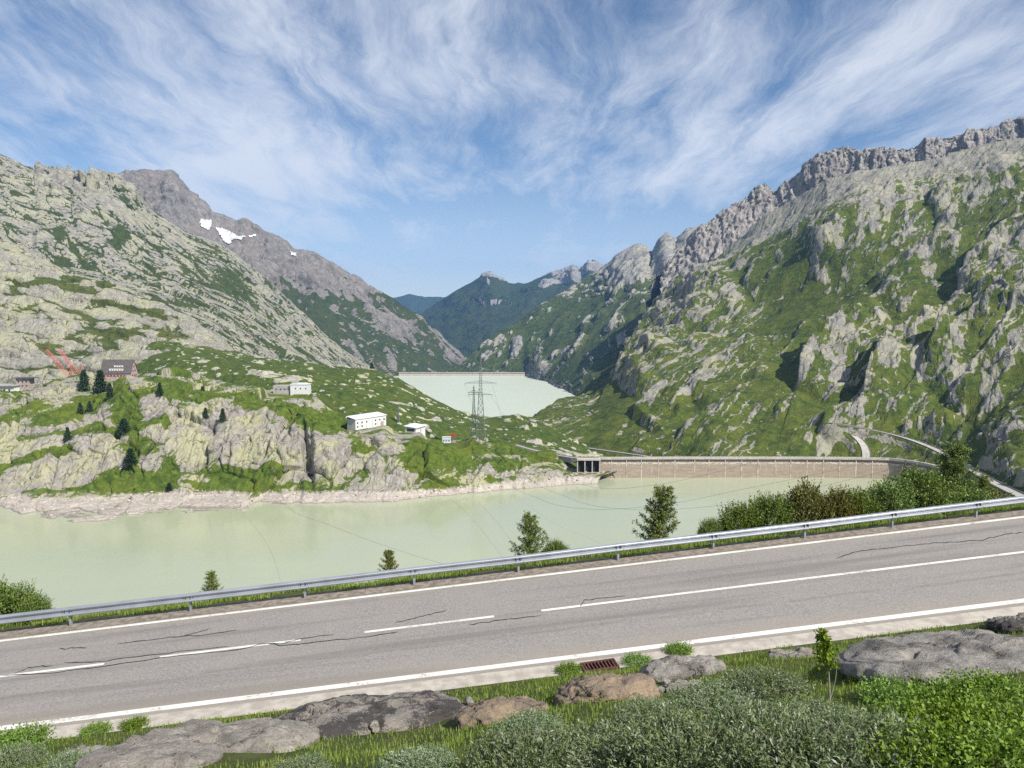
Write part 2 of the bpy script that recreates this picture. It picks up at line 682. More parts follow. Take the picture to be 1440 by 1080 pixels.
    out = t.node('ShaderNodeOutputMaterial')
    t.L.new(bs.outputs[0], out.inputs['Surface'])
    return m


def simple_mat(name, col, rough=.8, metal=0., var=.15, scale=3., bump=0., bscale=None, spec=.3, col2=None, detail=5):
    m = bpy.data.materials.new(name)
    m.use_nodes = True
    t = NT(m.node_tree)
    t.N.clear()
    pos = t.node('ShaderNodeTexCoord').outputs['Object']
    n = t.noise(pos, scale, detail, .6)
    c2 = col2 or tuple(c * (1 - var) for c in col)
    c1 = col if col2 else tuple(min(1, c * (1 + var)) for c in col)
    c = t.mix(t.ramp(n, .35, .65), c2, c1)
    bs = t.node('ShaderNodeBsdfPrincipled', Base_Color=c, Roughness=rough, Metallic=metal)
    bs.inputs['Specular IOR Level'].default_value = spec
    if bump:
        nb = t.noise(pos, bscale or scale * 4, 6, .65)
        bp = t.node('ShaderNodeBump', Strength=.6, Distance=bump, Height=nb)
        t.L.new(bp.outputs[0], bs.inputs['Normal'])
    out = t.node('ShaderNodeOutputMaterial')
    t.L.new(bs.outputs[0], out.inputs['Surface'])
    return m


def slope_obj(name, S, mat, bias=0., steep=(.55, .80), extra=None, smooth=False):
    """turf lies where the ground is gentle and no outcrop stands"""
    P = S.P
    N = grid_normals(P)
    if N[..., 2].mean() < 0:
        N = -N
    g = sstep(steep[0], steep[1], N[..., 2]) * (1 - .95 * S.rock) + bias + S.grass
    if extra is not None:
        g = g + extra
    nv, nu = P.shape[:2]
    o = mesh_obj(name, P.reshape(-1, 3), grid_faces(nv, nu), mat, smooth=smooth, attrs={'grass': np.clip(g, -.5, 1.5)})
    o['kind'] = 'structure'
    S.obj = o
    return o


# ---------------------------------------------------------------- mountains and hills
def dirv(a, b):
    v = U(*b) - U(*a)
    return v / np.linalg.norm(v)


# right-hand mountain: rows base -> crest
R1 = [
    [(660, 668, 1000), (730, 655, 1000), (830, 652, 960), (1000, 655, 835), (1200, 657, 835), (1290, 668, 760), (1345, 690, 600), (1440, 745, 330), (1560, 800, 240), (1700, 830, 230)],
    [(660, 655, 1050), (730, 630, 1060), (830, 615, 1080), (1000, 610, 960), (1200, 612, 910), (1290, 622, 860), (1345, 628, 800), (1440, 640, 640), (1560, 660, 520), (1700, 660, 500)],
    [(660, 650, 1100), (730, 612, 1120), (830, 585, 1250), (1000, 545, 1180), (1200, 530, 1080), (1345, 530, 980), (1440, 525, 900), (1560, 520, 820), (1700, 500, 800)],
    [(660, 645, 1150), (730, 605, 1200), (800, 572, 1400), (830, 560, 1550), (900, 510, 1750), (1000, 455, 1700), (1200, 420, 1450), (1345, 390, 1350), (1440, 370, 1280), (1560, 340, 1250), (1700, 310, 1200)],
    [(660, 640, 1200), (730, 600, 1280), (760, 582, 1380), (790, 567, 1550), (830, 545, 1850), (870, 512, 2100), (900, 478, 2250), (930, 450, 2350), (960, 415, 2450), (1000, 372, 2500), (1040, 335, 2500),
     (1075, 302, 2500), (1110, 280, 2450), (1160, 250, 2350), (1200, 240, 2300), (1250, 234, 2250), (1300, 225, 2200), (1350, 213, 2150), (1400, 199, 2100), (1440, 192, 2050), (1560, 140, 2000), (1700, 90, 1950)],
]
eR = dirv((870, 530, 1700), (1010, 400, 2300))
S = SR1 = Slope(R1, 660, 1640, 740, [60, 100, 150, 140], warp=(170, 11), seed=1, skirt=-15)
alt = np.clip((S.P[..., 2] - 300) / 450, -.25, .6)
S.swell(700, 30).swell(170, 11)
cliffs = ribs(S.PX, S.PY, [
    ([(862, 545), (885, 520), (915, 470), (950, 425), (1000, 392), (1030, 372)], 53, 5, 56),
    ([(905, 520), (935, 490), (965, 455), (1010, 425)], 24, 4, 38),
    ([(960, 560), (990, 530), (1030, 495), (1080, 470)], 16, 4, 50),
    ([(1120, 560), (1135, 520), (1165, 490), (1225, 455), (1250, 440)], 40, 5, 56),
    ([(1210, 590), (1225, 545), (1255, 500), (1300, 465), (1345, 440)], 32, 5, 56),
    ([(1290, 540), (1330, 490), (1380, 455), (1440, 410), (1500, 370)], 35, 5, 62),
    ([(1345, 420), (1360, 385), (1400, 350), (1450, 300), (1500, 280)], 40, 5, 69),
    ([(1215, 400), (1260, 370), (1310, 345), (1370, 320)], 19, 4, 50),
    ([(1130, 345), (1180, 318), (1240, 285), (1300, 268)], 22, 5, 50),
    ([(1300, 300), (1330, 265), (1380, 240), (1440, 215)], 24, 5, 50),
    ([(890, 600), (905, 580), (940, 560), (975, 555)], 19, 4, 50),
    ([(985, 610), (1010, 595), (1035, 578), (1050, 572)], 9, 3, 31),
    ([(1150, 618), (1165, 600), (1190, 590), (1230, 575)], 14, 3, 38),
    ([(1260, 605), (1300, 590), (1350, 575)], 11, 3, 31),
    ([(1380, 640), (1410, 605), (1440, 580), (1500, 560)], 16, 4, 50),
])
jag = .8 + .5 * fbm(S.q, 60, 3, .5, 31)
S.d += cliffs * np.clip(jag, .2, 1.4)
near_cliff = sstep(4, 22, cliffs)
vi = np.linspace(0, 1, S.P.shape[0])[:, None]
scree = sstep(.80, .90, vi) * sstep(1000, 1060, S.PX) + 0 * S.PX
p1 = S.mask(420, -.10, .35, eR, 2.0, bias=alt * .3, k=0)
p2 = S.mask(190, -.05, .30, eR, 2.5, bias=alt * .4 + near_cliff * .3, k=1)
p3 = S.mask(90, -.05, .25, eR, 2.5, bias=alt * .4 + near_cliff * .35, k=2)
eRb = dirv((1180, 560, 960), (1420, 400, 1290))
wr = sstep(1060, 1180, S.PX)
for e_, w_, k_ in ((eR, 1 - wr, 0), (eRb, wr, 4)):
    S.saw(190, 22, e_, .10, 14, p1 * w_, k_, .6).saw(74, 12, e_, .12, 14, p2 * w_, k_ + 1, .6).saw(30, 4.2, e_, .16, 11, p3 * w_, k_ + 2, .6).saw(14, 1.6, e_, .22, 8, p3 * w_ * .9, k_ + 3, .6)
m3 = S.mask(26, .16, .14, eR, 5.5, bias=alt * .4 + near_cliff * .3, k=3)
S.outcrop(m3, 1.5)
rk = np.clip(.10 + S.rock + near_cliff * .4, 0, 1)
S.facets(32, 1.6, eR, 6.0, rk, 1, 1.0).facets(13, .8, eR, 4.5, rk, 2, .6)
S.rock *= .45 + .55 * S.mask(18, -.25, .3, eR, 2.8, k=7)
S.rock = np.clip(S.rock + scree * .75, 0, 1)
bm = S.mask(90, .0, .3, k=8)
S.boulders(7, .36, .30, m=bm, k=1).boulders(13, .28, .22, m=bm, k=2)
S.apply(.6)
roadA = S.path([(1218, 650), (1219, 640), (1216, 630), (1207, 619), (1192, 609), (1178, 601), (1166, 597)], 2.2)
roadB = S.path([(1166, 597), (1182, 598), (1215, 605), (1262, 614), (1300, 627), (1330, 641), (1350, 653), (1375, 669), (1400, 685), (1425, 697), (1460, 715)], 2.0)
roadC = np.array([U(px, py, Y) for px, py, Y in ((826, 630, 985), (840, 632, 975), (855, 634, 965), (880, 637.5, 950), (905, 641, 935), (930, 645, 915), (955, 650, 895))])
for rd_, hw in ((roadA, 9.), (roadB, 7.), (roadC, 5.0)):
    S.carve(rd_, hw, 7)
mat_R = terrain_mat('granite and turf right slope', .9, e=tuple(eR), lich=.6, lichen=(.335, .325, .215), rockA=(.295, .28, .245), rockB=(.165, .16, .15), gA=(.029, .049, .009), gB=(.104, .138, .017), edge=.95, sedge=1.0, streak=.6)
slope_obj('mountain_right', S, mat_R, bias=.06, steep=(.42, .70))

# jagged crest behind it
R0 = [
    [(930, 420, 2750), (1000, 390, 2750), (1100, 330, 2750), (1200, 300, 2650), (1440, 230, 2500), (1700, 120, 2400)],
    [(930, 400, 2850), (985, 352, 2850), (1060, 310, 2850), (1100, 292, 2850), (1185, 262, 2750), (1300, 232, 2650), (1440, 196, 2560), (1700, 90, 2450)],
    [(930, 380, 2950), (955, 352, 2950), (985, 320, 2950), (1010, 302, 2950), (1040, 284, 2950), (1060, 268, 2950), (1075, 256, 2950), (1088, 268, 2920), (1100, 263, 2900), (1130, 236, 2850), (1152, 216, 2820), (1172, 210, 2800),
     (1185, 205, 2790), (1200, 207, 2780), (1212, 215, 2770), (1218, 209, 2760), (1250, 208, 2730), (1290, 206, 2700), (1302, 196, 2690), (1340, 191, 2670), (1372, 182, 2650), (1400, 178, 2630), (1420, 170, 2620), (1440, 167, 2600), (1560, 110, 2550), (1700, 60, 2500)],
]
eU = (.12, .2, 1)
S = Slope(R0, 930, 1640, 520, [24, 70], warp=(80, 14), seed=2)
top = sstep(.0, .6, S.crest) * .4 + .6
S.swell(60, 8, True).facets(50, 14, eU, 3.0, 1, 1).facets(20, 9, eU, 4, 1, 2, 4).facets(9, 4.0, eU, 3, 1, 3)
S.rock += .9
S.apply(.75)
mat_crag = terrain_mat('bare crags', 1.3, rockA=(.36, .33, .305), rockB=(.21, .195, .19), lich=.08, e=eU, streak=.55)
slope_obj('ridge_right', S, mat_crag, bias=-.2)

# slopes further down the valley, right
R2 = [
    [(560, 552, 3860), (700, 546, 3860), (735, 536, 3790), (760, 544, 3430), (800, 558, 2880), (830, 577, 2500), (900, 600, 2150), (1100, 560, 2300)],
    [(560, 545, 3900), (640, 528, 3950), (700, 521, 3900), (735, 519, 3830), (760, 526, 3500), (800, 538, 3020), (830, 538, 2800), (900, 515, 2700), (1100, 480, 2700)],
    [(560, 540, 3950), (640, 520, 4020), (680, 492, 4080), (720, 480, 4100), (760, 478, 4000), (820, 460, 3750), (900, 430, 3500), (1100, 420, 3200)],
    [(560, 535, 4000), (620, 526, 4050), (645, 513, 4100), (662, 496, 4150), (680, 481, 4200), (700, 468, 4300), (730, 449, 4400), (760, 426, 4500), (800, 405, 4700), (830, 387, 4850), (857, 369, 4900), (868, 358, 4900),
     (882, 350, 4900), (898, 343, 4900), (908, 347, 4850), (914, 357, 4800), (922, 350, 4750), (930, 337, 4700), (937, 327, 4700), (944, 335, 4650), (952, 338, 4600), (966, 322, 4600), (985, 317, 4600), (1005, 330, 4500), (1100, 350, 4400)],
]
eR2 = dirv((700, 520, 3500), (850, 400, 4600))
S = Slope(R2, 560, 1080, 350, [30, 90, 90], warp=(250, 50), seed=3)
alt = np.clip((S.P[..., 2] - 350) / 500, -.2, .6)
S.swell(900, 36).swell(300, 16, True, eR2, 2)
S.outcrop(S.mask(420, .02, .2, eR2, 2.5, alt, 0), 14).outcrop(S.mask(130, .06, .16, eR2, 2, alt, 1), 8).outcrop(S.mask(50, .10, .16, eR2, 2, alt, 2), 4)
rk = np.clip(.15 + S.rock, 0, 1)
S.saw(240, 22, eR2, .16, 8, np.clip(S.rock + .3, 0, 1), 0).saw(90, 10, eR2, .16, 7, np.clip(S.rock + .3, 0, 1), 1).saw(40, 4, eR2, .2, 6, np.clip(S.rock + .3, 0, 1), 2)
S.facets(90, 8, eR2, 3, rk, 1).facets(36, 5, eR2, 2.6, rk, 2, 2)
S.apply(.35)
mat_R2 = terrain_mat('granite and scrub down the valley', 2.2, lich=.3, gA=(.026, .044, .014), gB=(.080, .112, .028), e=tuple(eR2))
slope_obj('valley_side_right', S, mat_R2, bias=.10, steep=(.30, .62))

# left mountain
L1 = [
    [(-220, 640, 1180), (0, 620, 1200), (250, 600, 1250), (400, 580, 1500), (560, 610, 2000), (680, 680, 2200)],
    [(-220, 480, 1450), (0, 470, 1500), (200, 470, 1550), (300, 478, 1650), (400, 510, 1900), (520, 545, 2300), (680, 640, 2350)],
    [(-220, 330, 1850), (0, 350, 1900), (150, 370, 2000), (250, 395, 2080), (330, 425, 2180), (400, 460, 2300), (500, 520, 2500), (548, 545, 2500), (680, 640, 2500)],
    [(-220, 130, 2250), (-60, 192, 2300), (0, 214, 2330), (30, 228, 2350), (52, 237, 2360), (60, 232, 2360), (97, 236, 2400), (102, 247, 2400), (112, 243, 2400), (130, 240, 2420), (152, 243, 2440), (172, 249, 2450), (185, 262, 2460), (197, 280, 2470),
     (215, 300, 2480), (260, 325, 2500), (310, 345, 2530), (345, 372, 2560), (380, 402, 2600), (430, 446, 2660), (480, 487, 2720), (530, 516, 2760), (548, 530, 2770), (575, 570, 2750), (680, 640, 2750)],
]
eL = dirv((0, 260, 2200), (400, 470, 2350))
eL3 = dirv((0, 300, 2100), (250, 470, 1700))
S = Slope(L1, -220, 660, 620, [50, 110, 150], warp=(150, 22), seed=4)
S.swell(600, 26).swell(150, 9, False, eL, 3)
S.rock += .80
S.facets(150, 11, eL, 4.6, 1, 1, 4, .06, .3).facets(50, 4.2, eL, 3.8, 1, 2, 2.4, .09, .28).facets(19, 1.5, eL, 3, 1, 3)
S.grooves(190, 7, .04, eL, 5, .7, k=1).grooves(75, 4, .05, eL3, 4.5, .55, k=2).grooves(46, 2.4, .055, eL, 3.5, .45, k=3).grooves(28, 1.6, .06, eL3, 3.5, .4, k=4).grooves(20, 1.2, .06, eL, 3.5, .4, k=5)
veg = S.mask(150, .40, .18, eL, 3.0, k=4) * .5 + S.mask(60, .32, .14, eL, 2.0, k=5) * .5 + S.mask(24, .30, .14, eL, 2.5, k=6) * .45
veg += blobs(S.PX, S.PY, [(300, 385, 60, 34, 35, .18), (330, 405, 40, 20, 40, .22), (170, 330, 14, 16, 0, .5), (230, 430, 30, 8, 45, .5), (85, 325, 10, 14, 0, .4)])
band = blobs(S.PX, S.PY, [(130, 275, 70, 14, 28, 1), (220, 320, 60, 10, 25, .8)])
S.d += blobs(S.PX, S.PY, [(60, 345, 14, 30, 0, 10), (110, 300, 12, 20, 0, 8)])
crag = sstep(45, 60, S.px)[None, :] * (1 - sstep(192, 215, S.px)[None, :]) * sstep(285, 262, S.PY)
S.facets(26, 22, (0, .2, 1), 3.5, crag, 6, 6)
S.apply(.7)
mat_L = terrain_mat('pale granite slabs left', .95, rockA=(.31, .297, .258), rockB=(.17, .163, .152), lichen=(.325, .32, .215), lich=.6, sedge=.5, e=tuple(eL), gA=(.022, .038, .013), gB=(.062, .085, .023), streak=.65)
slope_obj('mountain_left', S, mat_L, bias=-.02, steep=(.2, .75), extra=veg * (1 - np.clip(band + crag, 0, 1)) - .3 * (band + crag))

# lower spur of pale slabs behind the hospice
L0 = [
    [(-220, 640, 1000), (0, 610, 1080), (160, 590, 1120), (300, 570, 1130), (420, 560, 1160)],
    [(-220, 470, 1180), (0, 480, 1200), (100, 490, 1200), (200, 495, 1190), (300, 515, 1180), (420, 540, 1200)],
    [(-220, 285, 1500), (0, 338, 1480), (60, 360, 1460), (100, 385, 1440), (160, 402, 1420), (230, 428, 1390), (270, 452, 1350), (300, 474, 1320), (330, 496, 1290), (420, 525, 1250)],
]
eS = dirv((0, 420, 1300), (260, 470, 1300))
S = Slope(L0, -220, 410, 400, [70, 120], warp=(80, 14), seed=5)
S.swell(250, 16).swell(80, 5)
S.rock += .78
S.facets(80, 12, eS, 2.8, 1, 1, 4, .07, .35).facets(30, 4.6, eS, 2.6, 1, 2, 2.2, .09, .3).facets(11, 1.2, eS, 2, 1, 3)
S.grooves(110, 5, .06, eS, 4, .6, k=1).grooves(48, 3, .06, eS, 3, .5, k=2)
veg = S.mask(80, .34, .14, eS, 2.6, k=4) * .6
veg += blobs(S.PX, S.PY, [(90, 400, 55, 7, 10, .5), (160, 445, 20, 6, 0, .4), (120, 495, 40, 7, -10, .35), (240, 468, 36, 8, 20, .45), (310, 502, 50, 12, 10, .6)])
S.apply(.6)
mat_S = terrain_mat('lichen slabs', .7, rockA=(.32, .305, .26), rockB=(.185, .177, .162), lichen=(.33, .33, .20), lich=.65, sedge=.4, e=(.15, .4, 1), gA=(.032, .05, .014), gB=(.095, .118, .026))
slope_obj('rock_spur', S, mat_S, bias=-.12, steep=(.30, .80), extra=veg)

# dark peak beyond
L2 = [
    [(20, 520, 3000), (300, 560, 2950), (480, 560, 3100), (555, 552, 3830), (640, 548, 3850), (720, 548, 3900)],
    [(20, 400, 3500), (300, 420, 3450), (450, 455, 3600), (560, 492, 4000), (640, 522, 4200), (720, 545, 4300)],
    [(20, 270, 3950), (140, 258, 4000), (165, 246, 4000), (185, 241, 4000), (215, 240, 4000), (236, 240, 4000), (246, 249, 4000), (262, 268, 4020), (285, 281, 4050), (300, 300, 4060), (315, 303, 4080), (330, 308, 4080), (345, 308, 4090), (358, 318, 4100),
     (372, 329, 4100), (380, 330, 4100), (402, 341, 4130), (410, 352, 4150), (440, 356, 4200), (462, 367, 4250), (480, 378, 4280), (520, 400, 4350), (555, 416, 4400), (600, 454, 4600), (630, 482, 4700), (648, 498, 4750), (665, 515, 4800), (720, 540, 4900)],
]
eD = (.3, .3, -1)
S = SL2 = Slope(L2, 20, 700, 380, [70, 130], warp=(200, 40), seed=6)
alt = np.clip((S.P[..., 2] - 330) / 320, -.24, .7)
S.swell(800, 45).swell(240, 28, True, eD, 2)
S.outcrop(S.mask(300, -.1, .2, eD, 3, alt, 0), 18).outcrop(S.mask(110, -.02, .2, eD, 2.5, alt, 1), 9).outcrop(S.mask(45, .05, .2, eD, 2, alt, 2), 4)
rk = np.clip(.2 + S.rock, 0, 1)
S.facets(150, 28, eD, 2.6, rk, 1).facets(58, 14, eD, 2.6, rk, 2, 5).facets(24, 5, eD, 2, rk, 3)
S.apply(.45)
mat_L2 = terrain_mat('dark gneiss peak', 2.2, rockA=(.225, .21, .20), rockB=(.12, .113, .112), lich=.06, e=eD, gA=(.022, .036, .014), gB=(.055, .075, .022), red=(.19, .155, .142), streak=.4)
slope_obj('dark_peak', S, mat_L2, bias=.05, steep=(.2, .6))

# far peak closing the valley
L4 = [
    [(480, 540, 5600), (640, 545, 5600), (760, 540, 5600), (900, 520, 5600)],
    [(480, 500, 7000), (600, 478, 7000), (690, 450, 7000), (800, 440, 7000), (900, 430, 7000)],
    [(480, 480, 8200), (560, 462, 8300), (590, 440, 8400), (613, 425, 8500), (640, 408, 8500), (660, 397, 8500), (675, 388, 8500), (688, 383, 8500), (700, 388, 8500), (716, 398, 8600), (738, 398, 8700), (760, 390, 8900),
     (775, 382, 9000), (795, 377, 9000), (806, 373, 9000), (816, 376, 9000), (835, 371, 9000), (860, 380, 9000), (900, 385, 9000)],
]
S = Slope(L4, 480, 900, 280, [40, 80], warp=(400, 80), seed=8)
alt = np.clip((S.P[..., 2] - 500) / 400, -.6, .7)
S.swell(1300, 80).swell(450, 60, True, (.2, .3, -1), 2)
S.outcrop(S.mask(500, .05, .2, (.2, .3, -1), 2.5, alt, 0), 60)
S.facets(350, 70, (.2, .3, -1), 2.2, .3 + .7 * S.rock, 1).facets(140, 34, (.2, .3, -1), 2, .2 + .8 * S.rock, 2)
S.apply(.22)
mat_far = terrain_mat('far limestone peak', 5, rockA=(.30, .29, .28), rockB=(.2, .19, .19), lich=.05, gA=(.016, .03, .014), gB=(.045, .065, .022), e=(.2, .3, -1))
slope_obj('far_peak', S, mat_far, bias=.0, steep=(.15, .5))
L5 = [
    [(440, 480, 12500), (800, 480, 12500)],
    [(440, 425, 14000), (555, 419, 14000), (572, 414, 14000), (582, 414, 14000), (596, 418, 14000), (640, 419, 14000), (800, 440, 14000)],
]
S = Slope(L5, 440, 800, 120, [30], warp=(600, 100), seed=9)
S.swell(700, 60, True)
S.apply(.8)
slope_obj('far_range', S, mat_far, bias=.2, steep=(.2, .5))

# green hump between the hospice and the lower lake
G = [
    [(140, 600, 960), (300, 590, 950), (400, 600, 880), (480, 625, 840), (560, 640, 830), (670, 648, 830), (760, 658, 820), (900, 664, 830)],
    [(140, 560, 1120), (190, 525, 1115), (250, 508, 1110), (300, 515, 1080), (400, 530, 1020), (480, 555, 960), (560, 580, 930), (640, 600, 920), (690, 608, 930), (760, 622, 930), (820, 645, 900), (900, 660, 900)],
    [(140, 540, 1290), (175, 505, 1285), (215, 478, 1280), (250, 480, 1270), (300, 491, 1260), (400, 506, 1230), (480, 516, 1200), (522, 520, 1190), (560, 531, 1170), (600, 556, 1140), (640, 575, 1110), (690, 586, 1090), (730, 583, 1090), (760, 592, 1070),
     (800, 619, 1040), (830, 640, 1000), (900, 655, 960)],
]
eG = (1, 0, -.4)
S = SG = Slope(G, 140, 900, 480, [60, 90], warp=(60, 9), seed=10)
S.swell(200, 9).swell(50, 2.2)
mm = S.mask(70, .30, .12, eG, 2, k=0)
S.outcrop(mm, 3).outcrop(S.mask(26, .30, .10, eG, 1.6, k=1), 2)
S.facets(22, 3, eG, 1.6, S.rock, 1)
S.boulders(11, .40, .20, k=1).boulders(20, .36, .16, k=2).boulders(6, .4, .12, k=3)
S.apply(.5, centre=False)
mat_G = terrain_mat('alpine turf hump', .55, lich=.6, rockA=(.40, .38, .33), rockB=(.28, .27, .24), gA=(.028, .050, .010), gB=(.096, .138, .017), edge=.6, sedge=.3)
slope_obj('green_hill', S, mat_G, bias=.20, steep=(.30, .6))

# rock peninsula with the hospice, rising out of the lake
wl = [(-260, 728), (-60, 712), (0, 712), (25, 720), (60, 728), (100, 734), (150, 731), (210, 724), (290, 721), (380, 712), (440, 709), (560, 706), (600, 700), (640, 697), (700, 690), (760, 686), (800, 682), (840, 677), (856, 672), (870, 668)]
shore = [(x, y, float(Uz(x, y, 0.0)[1])) for x, y in wl]
under = [(x, y + 26, Y - 14) for x, y, Y in shore]
PEN = [
    under, shore,
    [(-260, 690, 712), (0, 690, 705), (60, 694, 702), (150, 692, 705), (230, 698, 705), (300, 694, 710), (400, 688, 712), (560, 682, 716), (640, 674, 735), (700, 664, 758), (760, 659, 772), (800, 657, 783), (840, 658, 790), (870, 662, 800)],
    [(-260, 620, 750), (0, 625, 748), (100, 620, 745), (200, 610, 745), (300, 615, 745), (420, 630, 735), (480, 640, 738), (560, 642, 742), (640, 645, 760), (700, 645, 785), (760, 650, 792), (800, 651, 798), (840, 654, 803), (870, 660, 815)],
    [(-260, 560, 820), (0, 566, 810), (60, 562, 810), (110, 556, 830), (160, 545, 840), (220, 545, 820), (300, 556, 805), (380, 566, 790), (430, 580, 765), (470, 600, 770), (500, 607, 780), (560, 612, 785), (620, 618, 800), (670, 624, 810), (740, 636, 810), (800, 647, 812), (840, 652, 815), (870, 658, 830)],
    [(-260, 540, 1000), (0, 542, 985), (60, 536, 985), (110, 530, 985), (160, 527, 985), (220, 524, 985), (250, 524, 975), (300, 533, 950), (360, 543, 900), (400, 546, 890), (440, 552, 880), (480, 585, 845), (520, 600, 825), (580, 606, 830), (620, 612, 835), (670, 616, 835), (740, 630, 830), (800, 644, 825), (840, 651, 822), (870, 657, 850)],
]
eP = (.15, .3, 1)
S = SP_ = Slope(PEN, -260, 868, 720, [8, 46, 84, 110, 60], back=(.10, .3), warp=(40, 8), seed=12)
z0 = S.P[..., 2]
S.swell(120, 6).swell(40, 2.5)
S.rock += .72
S.facets(50, 10, eP, 1.8, 1, 1, 3.6, .08, .25).facets(20, 3.0, eP, 2.4, 1, 2, 1.8, .09, .2).facets(8, .7, eP, 2.2, 1, 3, .5, .1)
S.grooves(70, 3, .05, (.3, .3, 1), 3, .35, k=1).grooves(34, 1.6, .06, eP, 3, .2, k=2)
# the deep cleft in the cliff below the long white shed
S.d -= blobs(S.PX, S.PY, [(432, 640, 7, 48, -8, 14), (418, 690, 8, 20, 0, 7)])
ledge = S.mask(38, .06, .2, (1, .1, .30), 3, k=6) * .62 + S.mask(16, .16, .2, (1, .1, .3), 2.5, k=7) * .42 + sstep(66, 86, z0) * .10
ledge += blobs(S.PX, S.PY, [(185, 680, 62, 26, 0, 1.0), (235, 660, 16, 20, 0, .6), (188, 610, 12, 60, 4, .55), (100, 575, 75, 14, -22, .8), (60, 640, 75, 8, -20, .7), (170, 570, 20, 34, 0, .6), (260, 548, 60, 10, 0, .6),
    (330, 668, 60, 16, 8, .8), (365, 690, 40, 12, 0, .5), (610, 640, 45, 30, 0, 1.0), (660, 640, 26, 26, 0, .5), (705, 650, 20, 14, 0, .8), (400, 575, 60, 14, 20, .6), (470, 590, 26, 14, 30, .8), (500, 622, 22, 12, 20, .6), (300, 640, 20, 16, 0, .3), (30, 580, 50, 12, -20, .5)])
ledge -= blobs(S.PX, S.PY, [(130, 640, 34, 36, 0, .5), (40, 680, 40, 16, 0, .4), (290, 605, 60, 36, 0, .25), (480, 650, 50, 40, 0, .5), (545, 660, 30, 30, 0, .4), (380, 620, 40, 30, 0, .3)])
S.apply(.25, m=.30 + .70 * sstep(4, 32, z0), centre=False)
for pads in (((168, 534, 975), (166, 541, 930)), ((36, 549, 975), (8, 556, 962), (20, 562, 925)), ((418, 553, 892), (390, 551, 897), (412, 560, 870)), ((515, 604, 812), (535, 600, 812), (520, 610, 795)), ((578, 610, 815), (580, 614, 800)), ((628, 623, 826), (628, 628, 812)), ((820, 664, 794), (838, 664, 794))):
    S.carve(np.array([U(*p) for p in pads]), 17, 14)
mat_P = terrain_mat('peninsula granite', .5, rockA=(.325, .30, .265), rockB=(.195, .18, .168), lichen=(.345, .345, .175), lich=.6, e=eP, gA=(.034, .060, .009), gB=(.112, .158, .017), streak=.95, ring=6.0, edge=.85, sedge=.45, bump=.45)
slope_obj('peninsula', S, mat_P, bias=-.12, steep=(.30, .78), extra=ledge)

# ---------------------------------------------------------------- water and base ground
def water_mat(name, col, deep, rough=.13):
    m = bpy.data.materials.new(name)
    m.use_nodes = True
    t = NT(m.node_tree)
    t.N.clear()
    pos = t.node('ShaderNodeNewGeometry').outputs['Position']
    n = t.noise(t.node('ShaderNodeMapping', Vector=pos, Scale=(.35, 1, 1)).outputs[0], 1 / 90, 5, .6, .8)
    c = t.mix(t.ramp(n, .3, .7), col, deep)
    mpn = t.node('ShaderNodeMapping', Vector=pos, Scale=(1, .45, 1))
    w = t.math('ADD', t.noise(mpn.outputs[0], .55, 4, .6), t.math('MULTIPLY', t.noise(mpn.outputs[0], .09, 3, .5), 2.))
    wind = t.ramp(n, .40, .62)
    bp = t.node('ShaderNodeBump', Strength=t.lin(wind, 0, 1, .06, .14), Distance=.6, Height=w)
    bs = t.node('ShaderNodeBsdfPrincipled', Base_Color=c, Roughness=rough, Normal=bp.outputs[0])
    bs.inputs['IOR'].default_value = 1.33
    out = t.node('ShaderNodeOutputMaterial')
    t.L.new(bs.outputs[0], out.inputs['Surface'])
    return m


mat_w1 = water_mat('glacial milk upper', (.352, .378, .262), (.328, .362, .255))
mat_w2 = water_mat('glacial milk lower', (.47, .51, .42), (.45, .50, .41), .45)
xs = np.linspace(-1500, 600, 12)
v = [(-1600, 150, 0), (640, 150, 0), (640, 815, 0), (60, 815, 0), (60, 1050, 0), (-1600, 1050, 0)]
tag(mesh_obj('lake_upper', v, [(0, 1, 2, 3), (0, 3, 4, 5)], mat_w1), kind='structure')
v = [(-1500, 1400, -135), (1500, 1400, -135), (1500, 3770, -135), (-1500, 3770, -135)]
tag(mesh_obj('lake_lower', v, [(0, 1, 2, 3)], mat_w2), kind='structure')
mat_ground = terrain_mat('valley floor', 3.0, gB=(.07, .1, .025))
R = 30000
gv = np.array([(-R, -R, -260), (R, -R, -260), (R, R, -260), (-R, R, -260)], float)
tag(mesh_obj('ground', gv, np.array([[0, 1, 2, 3]]), mat_ground, attrs={'grass': [1, 1, 1, 1]}), kind='structure')

# ---------------------------------------------------------------- road in the foreground
RA = np.array([-15.43481481, 25.90568247, CAMZ - 10.89672211])
RT = np.array([3.91327336, 0.68898582, 0.24385727])            # four metres along the road
RN = np.array([0.1733968, -0.98485204, 0.0])                   # across it, towards the camera


def rp(i, w, dz=0.):
    i, w = np.asarray(i, float), np.asarray(w, float)
    bank = (.28 - .0625 * np.clip(i, -6, 14)) * np.clip((w - .6) / 6.9, 0, 1.2)
    z = bank + dz
    return RA + RT * i[..., None] + RN * w[..., None] + np.stack([0 * z, 0 * z, z + 0 * i], -1)


def road_at(px, py):
    """(station, offset) of a spot seen on the road"""
    i, w = 4.0, 4.0
    for _ in range(40):
        a, b = proj(rp(i, w))
        e = 1e-3
        a1, b1 = proj(rp(i + e, w))
        a2, b2 = proj(rp(i, w + e))
        J = np.array([[(a1 - a) / e, (a2 - a) / e], [(b1 - b) / e, (b2 - b) / e]])
        di = np.linalg.solve(J, np.array([px - a, py - b]))
        i, w = i + float(np.clip(di[0], -2, 2)), w + float(np.clip(di[1], -2, 2))
    return i, w


